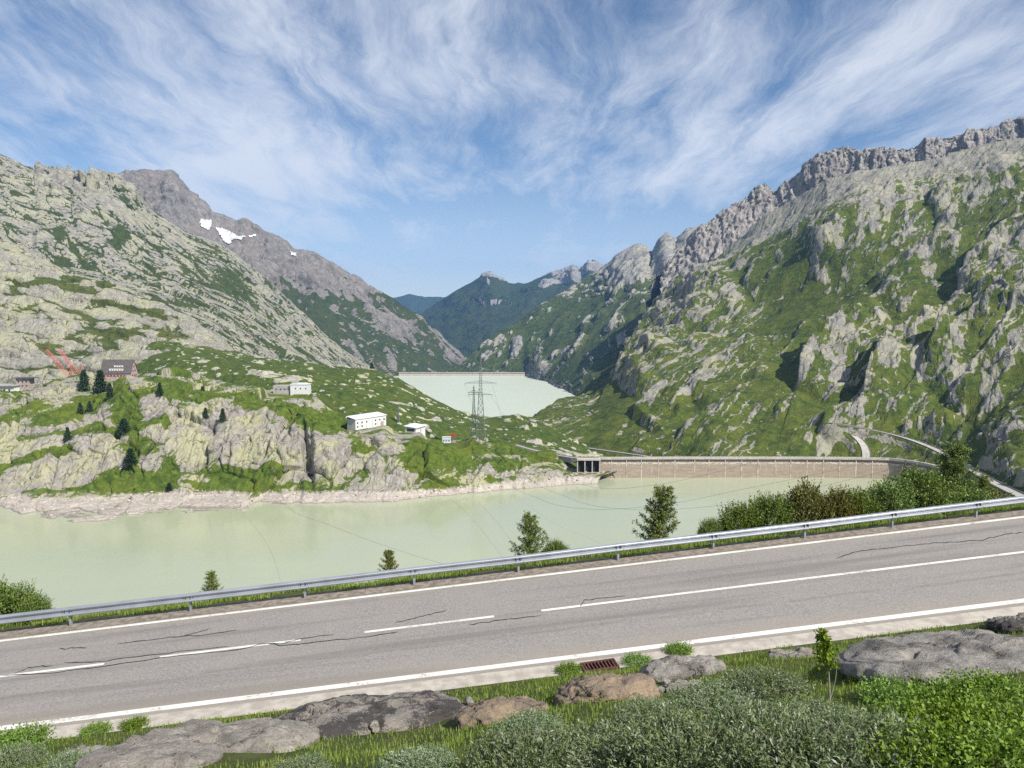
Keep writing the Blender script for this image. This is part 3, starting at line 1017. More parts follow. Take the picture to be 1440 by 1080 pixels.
def sheet(name, i0, i1, ws, mat, dz=0., parent=None, n=60, thick=None):
    ii = np.linspace(i0, i1, n)
    rows = [rp(ii, np.full(n, w), dz) for w in ws]
    V = np.concatenate(rows)
    F_ = []
    for k in range(len(ws) - 1):
        for j in range(n - 1):
            F_.append((k * n + j, (k + 1) * n + j, (k + 1) * n + j + 1, k * n + j + 1))
    return mesh_obj(name, V, F_, mat, parent)


def asphalt_mat():
    m = bpy.data.materials.new('worn pale asphalt')
    m.use_nodes = True
    t = NT(m.node_tree)
    t.N.clear()
    pos = t.node('ShaderNodeNewGeometry').outputs['Position']
    rel = t.vmath('SUBTRACT', pos, tuple(RA))
    tl = np.linalg.norm(RT)
    u = t.vmath('DOT_PRODUCT', rel, tuple(RT / tl))
    w = t.vmath('DOT_PRODUCT', rel, tuple(RN))
    lane = t.node('ShaderNodeCombineXYZ', X=t.math('MULTIPLY', u, .05), Y=w, Z=0.).outputs[0]
    grain = t.noise(pos, 15, 5, .8)
    patch = t.noise(pos, .55, 5, .6)
    streak = t.noise(lane, 1.1, 4, .55)
    col = t.mix(t.ramp(grain, .32, .68), (.165, .155, .148), (.315, .298, .283))
    col = t.mix(t.math('MULTIPLY', t.ramp(patch, .35, .7), .35), col, (.285, .26, .235))
    col = t.mix(t.math('MULTIPLY', t.ramp(streak, .47, .66), .5), col, (.13, .122, .118))
    # oil line in the middle of the near lane, dust along the edges
    wob = t.math('ADD', w, t.math('MULTIPLY', t.math('SUBTRACT', t.noise(pos, .35, 3, .6), .5), .5))
    oil = t.ramp(t.math('ABSOLUTE', t.math('SUBTRACT', wob, 5.55)), .16, .0)
    col = t.mix(t.math('MULTIPLY', t.math('MULTIPLY', oil, t.ramp(patch, .3, .6)), .38), col, (.12, .098, .088))
    dust = t.math('MAXIMUM', t.ramp(wob, 6.2, 7.6), t.ramp(wob, 1.3, .3))
    col = t.mix(t.math('MULTIPLY', dust, .5), col, (.30, .262, .215))
    bp = t.node('ShaderNodeBump', Strength=.5, Distance=.012, Height=grain)
    bs = t.node('ShaderNodeBsdfPrincipled', Base_Color=col, Roughness=.9, Normal=bp.outputs[0])
    bs.inputs['Specular IOR Level'].default_value = .25
    o = t.node('ShaderNodeOutputMaterial')
    t.L.new(bs.outputs[0], o.inputs['Surface'])
    return m


mat_asph = asphalt_mat()
def paint_mat():
    m = bpy.data.materials.new('worn road paint')
    m.use_nodes = True
    t = NT(m.node_tree)
    t.N.clear()
    pos = t.node('ShaderNodeNewGeometry').outputs['Position']
    a, b = t.noise(pos, 9, 6, .75), t.noise(pos, .8, 4, .6)
    f = t.math('ADD', a, t.math('MULTIPLY', t.math('SUBTRACT', b, .5), .5))
    c = t.mix(t.ramp(b, .3, .7), (.70, .69, .65), (.58, .56, .52))
    c = t.mix(t.ramp(f, .57, .68), c, (.27, .25, .235))
    bs = t.node('ShaderNodeBsdfPrincipled', Base_Color=c, Roughness=.75)
    o = t.node('ShaderNodeOutputMaterial')
    t.L.new(bs.outputs[0], o.inputs['Surface'])
    return m


mat_paint = paint_mat()
mat_tar = simple_mat('tar seal', (.022, .021, .021), .5, var=.3, scale=5)
mat_conc = simple_mat('gutter concrete', (.46, .42, .37), .9, scale=2.5, col2=(.33, .30, .26), bump=.01, bscale=30)
mat_verge = simple_mat('verge gravel', (.27, .235, .195), .95, scale=5, col2=(.15, .125, .10), bump=.012, bscale=9)

road = tag(sheet('road', -16, 30, [-.25, .6, 2.2, 3.9, 5.7, 7.2, 7.85], mat_asph), kind='structure')
sheet('edge_line', -16, 30, [.51, .69], mat_paint, .006, road)
sheet('edge_line', -16, 30, [7.36, 7.62], mat_paint, .006, road)
for a, b in ((-15.9, -14.8), (-14.3, -13.25), (-12.75, -11.7), (-11.2, -10.1), (-9.6, -8.55), (-8.05, -7.0), (-6.5, -5.4), (-4.9, -3.85), (-3.35, -2.3), (-1.0, .60), (1.0, 2.06), (2.56, 3.62), (4.02, 30)):
    sheet('centre_line', a, b, [3.82, 3.98], mat_paint, .006, road, n=16)
gut = tag(sheet('gutter', -16, 30, [7.86, 8.0, 8.55], mat_conc, .03), kind='structure')

cracks = [
    [(0, 950), (60, 948), (140, 938), (230, 925), (330, 915), (375, 905), (395, 906), (420, 899), (470, 892)],
    [(90, 932), (140, 931), (230, 919), (322, 909)],
    [(375, 905), (398, 908), (430, 905), (520, 895), (560, 889)],
    [(165, 906), (200, 901), (255, 895), (296, 884)],
    [(255, 895), (285, 894), (335, 886)],
    [(83, 914), (105, 911), (122, 911)],
    [(20, 948), (40, 939), (74, 936)],
    [(556, 876), (590, 868), (628, 858)],
    [(816, 853), (822, 844), (850, 841), (880, 838)],
    [(1175, 786), (1210, 774), (1250, 771), (1300, 765), (1330, 763), (1380, 760), (1410, 752), (1440, 748)],
    [(660, 879), (700, 873), (760, 866)],
]
for c in cracks:
    c = np.array(c, float)
    n = len(c) * 5
    tt = np.linspace(0, len(c) - 1, n)
    px = np.interp(tt, np.arange(len(c)), c[:, 0])
    py = np.interp(tt, np.arange(len(c)), c[:, 1]) + rng.normal(size=n) * .5
    iw = np.array([road_at(a, b) for a, b in zip(px, py)])
    wd = .016 + .016 * rng.random(n)
    wd[0] = wd[-1] = .006
    V = np.concatenate([rp(iw[:, 0], iw[:, 1] - wd, .009), rp(iw[:, 0], iw[:, 1] + wd, .009)])
    mesh_obj('tar_seal', V, [(j, n + j, n + j + 1, j + 1) for j in range(n - 1)], mat_tar, road)

# ---------------------------------------------------------------- hillside above and below the road
def ground_mat():
    m = bpy.data.materials.new('alpine soil and moss')
    m.use_nodes = True
    t = NT(m.node_tree)
    t.N.clear()
    pos = t.node('ShaderNodeNewGeometry').outputs['Position']
    a = t.noise(pos, .8, 6, .6)
    b = t.noise(pos, 9, 5, .65)
    c = t.mix(t.ramp(a, .35, .65), (.05, .065, .02), (.085, .10, .03))
    c = t.mix(t.math('MULTIPLY', t.ramp(b, .55, .72), .7), c, (.16, .135, .10))
    bp = t.node('ShaderNodeBump', Strength=.8, Distance=.06, Height=b)
    bs = t.node('ShaderNodeBsdfPrincipled', Base_Color=c, Roughness=.95, Normal=bp.outputs[0])
    bs.inputs['Specular IOR Level'].default_value = .15
    o = t.node('ShaderNodeOutputMaterial')
    t.L.new(bs.outputs[0], o.inputs['Surface'])
    return m


mat_soil = ground_mat()


def near_z(i, w):
    """height of the bank above the road, over the road plane"""
    b = np.clip(w - 8.5, 0, None)
    p = np.stack([i * 4, w, 0 * w], -1)
    z = .02 + b * (.30 + .012 * np.clip(b, 0, 6))
    z = z + sstep(0, 1.5, b) * (fbm(p, 2.6, 3, .5, 3) * .22 + fbm(p, 7, 2, .5, 4) * .35)
    return z


def near_pt(i, w):
    i, w = np.asarray(i, float), np.asarray(w, float)
    q = rp(i, np.minimum(w, 8.5))
    q = q + RN * (w - np.minimum(w, 8.5))[..., None]
    q[..., 2] += near_z(i, w)
    return q


ni, nw = 150, 90
II, WW = np.meshgrid(np.linspace(-5, 15, ni), np.concatenate([np.linspace(8.5, 24, nw - 12), np.linspace(24.6, 34, 12)]))
NP = near_pt(II, WW)
bank = tag(mesh_obj('bank_above_road', NP.reshape(-1, 3), grid_faces(*II.shape), mat_soil, smooth=True), kind='structure')
NPX, NPY = proj(NP)


def bank_at(px, py):
    """(station, offset) of a spot seen on the bank: first surface met going away from the camera is the largest offset"""
    d = (NPX - px) ** 2 + (NPY - py) ** 2
    d = d + np.where(NP[..., 1] < 7.5, 1e9, 0)
    k = np.unravel_index(np.argmin(d), d.shape)
    i, w = II[k], WW[k]
    for _ in range(12):
        a, b = proj(near_pt(i, w))
        e = .01
        a1, b1 = proj(near_pt(i + e, w))
        a2, b2 = proj(near_pt(i, w + e))
        J = np.array([[(a1 - a) / e, (a2 - a) / e], [(b1 - b) / e, (b2 - b) / e]])
        try:
            s = np.linalg.solve(J, np.array([px - a, py - b]))
        except np.linalg.LinAlgError:
            break
        i, w = i + float(np.clip(s[0], -.1, .1)), w + float(np.clip(s[1], -.2, .2))
    return float(i), float(w)


def far_drop(v, i):
    """how far the ground lies below the road, v metres beyond the posts"""
    p = np.stack([i * 4, v, 0 * v], -1)
    z = -.03 - .22 * np.clip(v - .5, 0, 2.) - .62 * np.clip(v - 2.2, 0, None)
    return z + sstep(.4, 2, v) * fbm(p, 3.0, 3, .5, 7) * .18 + sstep(4, 30, v) * fbm(p, 22, 3, .5, 9) * 2.5


def far_pt(i, v):
    i, v = np.asarray(i, float), np.asarray(v, float)
    q = RA + RT * i[..., None] - RN * v[..., None]
    q[..., 2] += far_drop(v, i) - .02
    # level out the climb of the road with distance from it
    q[..., 2] -= (RT[2] * (i - 4)) * sstep(30, 200, v)
    return q


vv = np.concatenate([np.linspace(-.5, 6, 40), np.linspace(6.5, 40, 30), np.linspace(46, 300, 30)])
II2, VV = np.meshgrid(np.linspace(-16, 30, 190), vv)
FP = far_pt(II2, VV)
tag(mesh_obj('bank_below_road', FP.reshape(-1, 3), grid_faces(*II2.shape), mat_soil, smooth=True), kind='structure')
tag(sheet('verge', -16, 30, [-.42, .12, .40], mat_verge, .012, n=160), kind='structure')

# ---------------------------------------------------------------- guardrail
mat_galv = simple_mat('galvanised steel', (.36, .385, .43), .42, .55, .10, 1.2, spec=.5)
mat_post = simple_mat('galvanised post', (.33, .36, .40), .5, .5, .15, 3, spec=.5)
mat_bolt = simple_mat('bolt', (.35, .36, .38), .4, .8)
rail = empty('guardrail', tuple(rp(4., 0.)))
tag(rail, 'long galvanised steel crash barrier on short posts along the far road edge', 'guardrail')
rail_inv = Matrix.Translation(-Vector(rail.location))
prof = [(0, .152), (.03, .160), (.10, .130), (.112, .105), (.100, .080), (.018, .012), (.018, -.012), (.100, -.062), (.112, -.095), (.100, -.125), (.03, -.160), (0, -.152)]
prof_t = prof + [(x - .012, z) for x, z in reversed(prof)]
jz = {k: random.uniform(-.012, .012) + (.03 if k >= 8 else 0) for k in range(-17, 33)}


def rail_c(i, k=None):
    z = .56 + np.interp(i, sorted(jz), [jz[q] for q in sorted(jz)])
    p = RA + RT * i
    return p + np.array([0, 0, z])


loc0 = np.array(rail.location)
up = np.array([0, 0, 1.])
for k in range(-16, 30):
    V = []
    a, b = k - .02, k + 1.02
    st_ = [a, a + .35, b - .35, b]
    for i in st_:
        c = rail_c(i)
        shift = .004 if i == st_[-1] else 0.
        for x, z in prof_t:
            V.append(c + RN * (x + .07 + shift) + up * z - loc0)
    n = len(prof_t)
    F_ = [(r * n + j, r * n + (j + 1) % n, (r + 1) * n + (j + 1) % n, (r + 1) * n + j) for r in range(3) for j in range(n)]
    F_ += [tuple(range(n - 1, -1, -1)), tuple(3 * n + j for j in range(n))]
    seg = mesh_obj('rail_beam', V, F_, mat_galv, rail)
    if -3 <= k <= 13:
        for dx in (-.03, .05):
            for dz in (.085, -.085):
                c = rail_c(k + dx) + RN * .19 + up * dz - loc0
                mb = MB()
                mb.tube([c - RN * .012, c + RN * .014], [.018, .012], 6)
                mb.build('bolt', mat_bolt, seg)
for k in range(-16, 31):
    c = rail_c(k) - loc0
    rz = math.atan2(RT[1], RT[0])
    mb = MB()
    z0, z1 = -1.2, .12
    cx, sx = math.cos(rz), math.sin(rz)
    # sigma post: web and two flanges
    mb.box(c + up * (z0 + z1) / 2 + RN * -.03, (.012, .10, z1 - z0), rz)
    mb.box(c + up * (z0 + z1) / 2 + RN * .014 + np.array([cx, sx, 0]) * .035, (.07, .010, z1 - z0 - .01), rz)
    mb.box(c + up * (z0 + z1) / 2 - RN * .076 + np.array([cx, sx, 0]) * .035, (.07, .010, z1 - z0 - .02), rz)
    p = mb.build('post', mat_post, rail)
    MB().box(c + RN * .045, (.10, .05, .16), rz).build('spacer', mat_post, p)

# ---------------------------------------------------------------- drain grate in the gutter
mat_rust = simple_mat('rusty iron', (.115, .055, .042), .8, .3, .3, 8)
gi, gw = road_at(842, 938)
gr = empty('drain_grate', tuple(rp(gi, 8.36, .045)), math.atan2(RT[1], RT[0]))
gr.rotation_euler = (0, -math.atan2(RT[2], np.hypot(RT[0], RT[1])), math.atan2(RT[1], RT[0]))
tag(gr, 'rusty iron drain grate set in the pale gutter strip beside the near lane', 'drain grate')
fb = MB()
fb.box((0, .24, .03), (1.0, .05, .07)).box((0, -.24, .03), (1.0, .05, .07)).box((-.475, 0, .03), (.05, .43, .07)).box((.475, 0, .03), (.05, .43, .07))
fb.build('frame', mat_rust, gr)
for k in range(9):
    MB().box((-.4 + k * .1, 0, .035), (.035, .43, .045)).build('bar', mat_rust, gr)
MB().box((0, 0, -.02), (.9, .43, .02)).build('sump', mat_tar, gr)

# ---------------------------------------------------------------- dam on the right
def dam_mat():
    m = bpy.data.materials.new('dam concrete')
    m.use_nodes = True
    t = NT(m.node_tree)
    t.N.clear()
    pos = t.node('ShaderNodeNewGeometry').outputs['Position']
    sx = t.node('ShaderNodeSeparateXYZ', Vector=pos)
    lay = t.node('ShaderNodeMapping', Vector=pos, Scale=(.05, .05, 1.1)).outputs[0]
    ver = t.node('ShaderNodeMapping', Vector=pos, Scale=(.55, .55, .04)).outputs[0]
    n1 = t.noise(lay, 1.0, 5, .6)
    n2 = t.noise(ver, 1.0, 5, .7)
    n3 = t.noise(pos, .35, 6, .65)
    c = t.mix(t.ramp(n1, .35, .65), (.285, .225, .17), (.37, .305, .24))
    c = t.mix(t.math('MULTIPLY', t.ramp(n3, .45, .7), .5), c, (.20, .17, .145))
    c = t.mix(t.math('MULTIPLY', t.ramp(n2, .60, .72), .75), c, (.60, .57, .52))
    zl = t.math('ADD', sx.outputs[2], t.math('MULTIPLY', t.math('SUBTRACT', n2, .5), 7.))
    lime = t.math('MULTIPLY', t.ramp(t.math('ABSOLUTE', t.math('SUBTRACT', zl, 15.8)), 1.1, .2), t.ramp(n3, .40, .55))
    c = t.mix(t.math('MULTIPLY', lime, .8), c, (.66, .63, .58))
    c = t.mix(t.math('MULTIPLY', t.ramp(n2, .40, .30), .4), c, (.15, .13, .115))
    bp = t.node('ShaderNodeBump', Strength=.4, Distance=.3, Height=n3)
    bs = t.node('ShaderNodeBsdfPrincipled', Base_Color=c, Roughness=.92, Normal=bp.outputs[0])
    o = t.node('ShaderNodeOutputMaterial')
    t.L.new(bs.outputs[0], o.inputs['Surface'])
    return m


mat_dam = dam_mat()
mat_crest = simple_mat('pale parapet concrete', (.47, .44, .40), .9, scale=.3, col2=(.36, .33, .30), detail=8)
mat_lime = simple_mat('lime stained joint', (.60, .56, .50), .9, scale=.22, col2=(.30, .245, .19), detail=8)
mat_dark = simple_mat('dark opening', (.02, .02, .022), .9)
mat_steel = simple_mat('grey painted steel', (.17, .18, .18), .6, .4)
CRZ = 21.5
dam = empty('dam', tuple(U(1040, 660, 805)))
tag(dam, 'long brown concrete dam wall with pale crest road closing the near lake', 'dam')
dl = np.array(dam.location)
ctrl = np.array([(842, 800), (950, 802), (1110, 802), (1200, 800), (1250, 796), (1275, 786), (1300, 770), (1325, 750), (1352, 726)], float)
joints = [842, 860, 881, 902, 926, 949, 977, 997, 1020, 1043, 1066, 1090, 1112, 1135, 1158, 1181, 1204, 1227, 1250, 1274, 1300, 1326, 1350]
dp = []
for px in joints:
    Y = np.interp(px, ctrl[:, 0], ctrl[:, 1])
    dp.append(((px - 720) / F * (Y * CP + 155 * SP), Y))
dp = np.array(dp)


def offs(k, o):
    """plan point of joint k moved o metres towards the water"""
    a = dp[min(k + 1, len(dp) - 1)] - dp[max(k - 1, 0)]
    a = a / np.linalg.norm(a)
    return dp[k] + np.array([a[1], -a[0]]) * o


def pr(k0, k1, o0, o1, z0, z1):
    q = [offs(k0, o1), offs(k1, o1), offs(k1, o0), offs(k0, o0)]
    return [(x - dl[0], y - dl[1]) for x, y in q], z0 - dl[2], z1 - dl[2]


for k in range(len(dp) - 1):
    MB().prism(*pr(k, k + 1, -6, 0, -30, CRZ - 4.6)).build('wall_block', mat_dam, dam)
    MB().prism(*pr(k, k + 1, -6, -1.3, CRZ - 4.6, CRZ - 1.6)).build('recess_wall', mat_dam, dam)
    MB().prism(*pr(k, k + 1, -7, 1.1, CRZ - 1.6, CRZ - .2)).build('crest_slab', mat_crest, dam)
    MB().prism(*pr(k, k + 1, .75, 1.1, CRZ - .2, CRZ + .75)).build('parapet', mat_crest, dam)
for k in range(len(dp)):
    x, y = offs(k, .05) - dl[:2]
    a = dp[min(k + 1, len(dp) - 1)] - dp[max(k - 1, 0)]
    rz = math.atan2(a[1], a[0])
    MB().box((x, y, (CRZ - 1.6 - 12) / 2 - dl[2]), (.55 + .5 * random.random(), .4, CRZ - 1.6 + 12), rz).build('joint_rib', mat_lime, dam)
rl = MB()
for k in range(len(dp) - 1):
    for t_ in np.linspace(0, 1, 6)[:-1]:
        p = offs(k, .9) * (1 - t_) + offs(k + 1, .9) * t_ - dl[:2]
        rl.box((p[0], p[1], CRZ + 1.15 - dl[2]), (.16, .16, .9))
    a, b = offs(k, .9) - dl[:2], offs(k + 1, .9) - dl[:2]
    rl.tube([(a[0], a[1], CRZ + 1.55 - dl[2]), (b[0], b[1], CRZ + 1.55 - dl[2])], .07, 5)
rl.build('railing', mat_steel, dam)
for k in range(1, len(dp), 2):
    p = offs(k, -5.6) - dl[:2]
    MB().tube([(p[0], p[1], CRZ - .3 - dl[2]), (p[0], p[1], CRZ + 4 - dl[2])], .12, 6).build('lamp_post', mat_steel, dam)

# spillway intake at its left end: a frame with three dark openings
sw = empty('spillway_gate', tuple(U(828, 662, 797)))
tag(sw, 'concrete intake with three dark gate openings at the left end of the dam', 'spillway')
sl = np.array(sw.location)
xa, xb = [(p_ - 720) / F * (797 * CP + 155 * SP) for p_ in (812, 843)]
W_ = xb - xa
for k in range(4):
    MB().box((xa + W_ * k / 3 - sl[0], 797 - sl[1], (CRZ - 1.6 + 6) / 2 - sl[2]), (1.0, 5, CRZ - 1.6 - 6)).build('pier', mat_crest, sw)
for k in range(3):
    MB().box((xa + W_ * (k + .5) / 3 - sl[0], 798.6 - sl[1], (CRZ - 1.6 + 6) / 2 - sl[2]), (W_ / 3 - 1.1, .5, CRZ - 1.6 - 6)).build('dark_interior_panel', mat_dark, sw)  # near-black panel: the shade inside each opening is put into its colour
MB().box(((xa + xb) / 2 - sl[0], 797.5 - sl[1], CRZ - .75 - sl[2]), (W_ + 1.6, 8, 1.6)).build('deck', mat_crest, sw)
MB().box(((xa + xb) / 2 - sl[0], 797 - sl[1], 3.0 - sl[2]), (W_ + 2, 6, 6.2)).build('sill', mat_dam, sw)

# ---------------------------------------------------------------- roads on the far slope
mat_road2 = simple_mat('far road surface', (.36, .34, .315), .9, scale=.4)
mat_wall2 = simple_mat('rubble retaining wall', (.26, .245, .225), .95, scale=.8, col2=(.13, .125, .115), bump=.4, bscale=.8)


def ribbon(name, path, half, parent=None, wall=3.2, kind='structure'):
    d = np.gradient(path[:, :2], axis=0)
    d /= np.linalg.norm(d, axis=1)[:, None] + 1e-9
    nn = np.stack([-d[:, 1], d[:, 0]], 1)
    L_, R_ = path.copy(), path.copy()
    L_[:, :2] += nn * half
    R_[:, :2] -= nn * half
    n = len(path)
    o = mesh_obj(name, np.concatenate([L_, R_]), [(j, n + j, n + j + 1, j + 1) for j in range(n - 1)], mat_road2, parent)
    if kind:
        o['kind'] = kind
    dn = np.array([0, 0, wall])
    for side, s_ in ((L_, 1), (R_, -1)):
        q = side.copy()
        q[:, :2] += s_ * nn * .35
        upz = np.array([0, 0, .7])
        V = np.concatenate([side + upz, side - dn, q + upz, q - dn])
        Fc = []
        for j in range(n - 1):
            Fc += [(j, j + 1, n + j + 1, n + j), (2 * n + j, 3 * n + j, 3 * n + j + 1, 2 * n + j + 1), (j, 2 * n + j, 2 * n + j + 1, j + 1)]
        mesh_obj('retaining_wall', V, Fc, mat_wall2, o)
    return o


ribbon('hairpin_road', roadA, 4.2, wall=3.5)
ribbon('pass_road', roadB, 4.2, wall=3.0)
ribbon('gallery_road', roadC, 3.2, wall=2.5)

# a small dark car coming down the hairpin
mat_car = simple_mat('dark car paint', (.03, .032, .036), .3, .2, spec=.6)
kc = int(len(roadA) * .62)
dcar = roadA[kc + 1] - roadA[kc]
car = tag(empty('car', tuple(roadA[kc] + np.array([0, 0, .05])), math.atan2(dcar[1], dcar[0])), 'tiny dark car on the hairpin road above the dam', 'car')
b_ = MB()
pf = [(-2.2, .35), (2.2, .35), (2.2, .8), (1.2, .95), (.6, 1.5), (-1.2, 1.5), (-1.9, .95), (-2.2, .9)]
b_.add([(x, -.85, z) for x, z in pf] + [(x, .85, z) for x, z in pf], [tuple(range(7, -1, -1)), tuple(range(8, 16))] + [(i_, (i_ + 1) % 8, 8 + (i_ + 1) % 8, 8 + i_) for i_ in range(8)])
b_.build('body', mat_car, car)
for x in (-1.35, 1.35):
    for y in (-.8, .8):
        MB().tube([(x, y - .1, .33), (x, y + .1, .33)], .33, 12).build('wheel', mat_dark, car)
for s_ in (-1, 1):
    MB().box((-.3, s_ * .86, 1.2), (1.5, .03, .38)).build('side_window', mat_steel, car)
acc = np.array([U(px, py, Y) for px, py, Y in ((725, 626, 836), (745, 632, 832), (765, 637, 828), (785, 641, 822), (805, 644, 810), (825, 645.5, 803), (845, 645.5, 802))])
acc[:, 2] += .3
ribbon('shore_road', acc, 3.2, wall=5)

# ---------------------------------------------------------------- far dam and lower lake shore
fd = empty('far_dam', tuple(U(655, 530, 3760)))
tag(fd, 'thin pale dam wall across the far end of the lower lake', 'dam')
fl = np.array(fd.location)
xs = [(p_ - 720) / F * 3760 for p_ in np.linspace(560, 738, 13)]
for a, b in zip(xs[:-1], xs[1:]):
    MB().box(((a + b) / 2 - fl[0], 3766 - fl[1], -131 - fl[2]), ((b - a) - .6, 8, 24)).build('wall_block', mat_crest, fd)
MB().box(((xs[0] + xs[-1]) / 2 - fl[0], 3764 - fl[1], -118 - fl[2]), (xs[-1] - xs[0], 10, 2.5)).build('crest_slab', mat_lime, fd)

# ---------------------------------------------------------------- snow on the dark peak
mat_snow = simple_mat('old snow', (.62, .63, .66), .8, scale=.03, col2=(.42, .42, .44))


def in_poly(px, py, poly):
    r = np.zeros(px.shape, bool)
    n = len(poly)
    for k in range(n):
        x1, y1 = poly[k]
        x2, y2 = poly[(k + 1) % n]
        c = ((y1 > py) != (y2 > py)) & (px < (x2 - x1) * (py - y1) / (y2 - y1 + 1e-9) + x1)
        r ^= c
    return r


def snow(poly, label):
    nv, nu = SL2.P.shape[:2]
    v = SL2.P.reshape(-1, 3)
    fc = grid_faces(nv, nu)[: (nv - 18) * (nu - 1)]
    c = v[fc].mean(1)
    px, py = proj(c)
    wob = fbm(c, 60, 3, .5, 3) * 2.2
    sel = fc[in_poly(px + wob, py + wob, poly)]
    if not len(sel):
        return
    ids, inv = np.unique(sel, return_inverse=True)
    N = grid_normals(SL2.P).reshape(-1, 3)[ids]
    N *= np.sign(N[:, 2:3])
    o = mesh_obj('snow_patch', v[ids] + N * 3 + np.array([0, -2, 2]), inv.reshape(-1, 4), mat_snow, smooth=True)
    tag(o, label, 'snow', 'old snow on the dark peak')


snow([(282, 309), (297, 310), (297, 318), (293, 324), (283, 320)], 'small square patch of old snow high on the dark peak')
snow([(303, 320), (312, 322), (322, 326), (332, 331), (346, 333), (338, 337), (326, 338), (324, 344), (315, 340)], 'larger ragged snow patch lower right on the dark peak')
snow([(349, 332), (360, 330), (360, 333), (351, 335)], 'thin sliver of snow right of the ragged snow patch')
snow([(408, 355), (417, 357), (416, 361), (409, 359)], 'tiny snow fleck right of the reddish shoulder summit')

# ---------------------------------------------------------------- buildings
mat_slate = simple_mat('dark slate roof', (.075, .066, .062), .7, scale=.5, col2=(.11, .098, .092), detail=8)
mat_stone = simple_mat('pale rough stone wall', (.44, .36, .33), .95, scale=.6, col2=(.26, .22, .2))
mat_red = simple_mat('red shutters', (.42, .045, .04), .7)
mat_white = simple_mat('white render', (.60, .60, .59), .8, var=.06, scale=.3)
mat_sheet = simple_mat('white sheet roof', (.62, .63, .65), .5, var=.05, scale=.3)
mat_grey = simple_mat('grey concrete wall', (.38, .365, .35), .9, scale=.3, col2=(.28, .27, .26))
mat_glass = simple_mat('dark window glass', (.03, .035, .045), .15, spec=.6)
mat_lwin = simple_mat('pale window frame', (.75, .72, .68), .6)


def bld(name, px, py, Y, label, cat='building', zoff=0.):
    p = U(px, py, Y)
    p[2] += zoff
    return tag(empty(name, tuple(p)), label, cat)


# the hospice: stone walls under a tall dark roof with two rows of dormer windows
m_ = 985 / F
h = bld('mountain_hospice', 168, 533, 975, 'large stone hospice with steep dark roof and red shutters on the hilltop')
Lx, Ly = 21 * m_ * 1.0, 9.0
wallh, roofh = 8.0, 16.5
w_ = MB()
w_.add([(-Lx, -Ly, -4), (Lx, -Ly, -4), (Lx, Ly, -4), (-Lx, Ly, -4), (-Lx, -Ly, wallh), (Lx, -Ly, wallh), (Lx, Ly, wallh), (-Lx, Ly, wallh), (Lx, 0, wallh + roofh - .5), (-Lx, 0, wallh + roofh - .5)],
       [(0, 1, 5, 4), (1, 2, 6, 8, 5), (2, 3, 7, 6), (3, 0, 4, 9, 7), (3, 2, 1, 0)])
w_.build('wall', mat_stone, h)
r_ = MB()
ov = .8
zr = wallh + roofh
ze = wallh - .6
r_.add([(-Lx - ov, -Ly - ov, ze), (Lx + ov, -Ly - ov, ze), (Lx + ov, 0, zr), (-Lx - ov, 0, zr), (-Lx - ov, Ly + ov, ze), (Lx + ov, Ly + ov, ze),
        (-Lx - ov, -Ly - ov, ze + .5), (Lx + ov, -Ly - ov, ze + .5), (Lx + ov, 0, zr + .5), (-Lx - ov, 0, zr + .5), (-Lx - ov, Ly + ov, ze + .5), (Lx + ov, Ly + ov, ze + .5)],
       [(6, 7, 8, 9), (9, 8, 11, 10), (0, 3, 2, 1), (3, 4, 5, 2), (0, 1, 7, 6), (4, 10, 11, 5), (1, 2, 8, 7), (2, 5, 11, 8), (0, 6, 9, 3), (3, 9, 10, 4)])
roof = r_.build('roof', mat_slate, h)
sl_ = (zr - ze) / (Ly + ov)


def dormer(x, f, w, hh):
    y = -Ly - ov + (Ly + ov) * f
    z = ze + .5 + sl_ * (Ly + ov) * f
    d = MB().box((x, y + 1.2, z + hh / 2), (w, 2.6, hh)).box((x, y + 1.1, z + hh + .12), (w + .5, 3.0, .22)).build('dormer', mat_lwin, roof)


for k in range(6):
    dormer(-7.5 + k * 3.1, .20, 2.0, 2.2)
for k in range(4):
    dormer(-2.5 + k * 3.1, .46, 1.9, 1.7)
for k in range(7):
    x = -14 + k * 4.2
    wn = MB().box((x, -Ly - .05, 4.8), (1.3, .2, 1.9)).build('window', mat_glass, h)
    for s_ in (-1, 1):
        MB().box((x + s_ * 1.1, -Ly - .12, 4.8), (.85, .2, 2.0)).build('shutter', mat_red, wn)
for k, (y, z) in enumerate(((-4.5, 5), (0, 5), (4.5, 5), (-3, 11), (2.5, 11), (0, 16))):
    wn = MB().box((Lx + .05, y, z), (.2, 1.3, 1.9)).build('window', mat_glass, h)
    for s_ in (-1, 1):
        MB().box((Lx + .12, y + s_ * 1.1, z), (.2, .85, 2.0)).build('shutter', mat_red, wn)
MB().box((-6, 1.5, zr), (1.6, 1.6, 3.5)).build('chimney', mat_stone, roof)

# terrace wall and small house with flat dark roof, further left
h = bld('flat_roofed_house', 36, 547, 975, 'small pinkish stone house with overhanging flat dark roof left of the cranes')
MB().box((0, 0, 5), (17, 11, 18)).build('wall', mat_stone, h)
MB().box((1.5, -.5, 14.4), (25, 15, .9)).build('roof', mat_slate, h)
for x in (-5, 0, 5):
    for z in (4.5, 9.6):
        wn = MB().box((x, -5.55, z), (1.9, .2, 2.2)).build('window', mat_glass, h)
        MB().box((x, -5.6, z - 1.25), (2.3, .35, .25)).build('sill', mat_lwin, wn)
h = bld('white_service_building', 9, 556, 965, 'white building with dark doorway and pale flat roof at the left picture edge')
MB().box((0, 0, 4), (28, 12, 17)).build('wall', mat_white, h)
MB().box((-1, 4, 12.9), (34, 26, .9)).build('roof', mat_grey, h)
MB().box((-8.5, -6.06, 5), (5, .25, 8)).build('door', mat_dark, h)
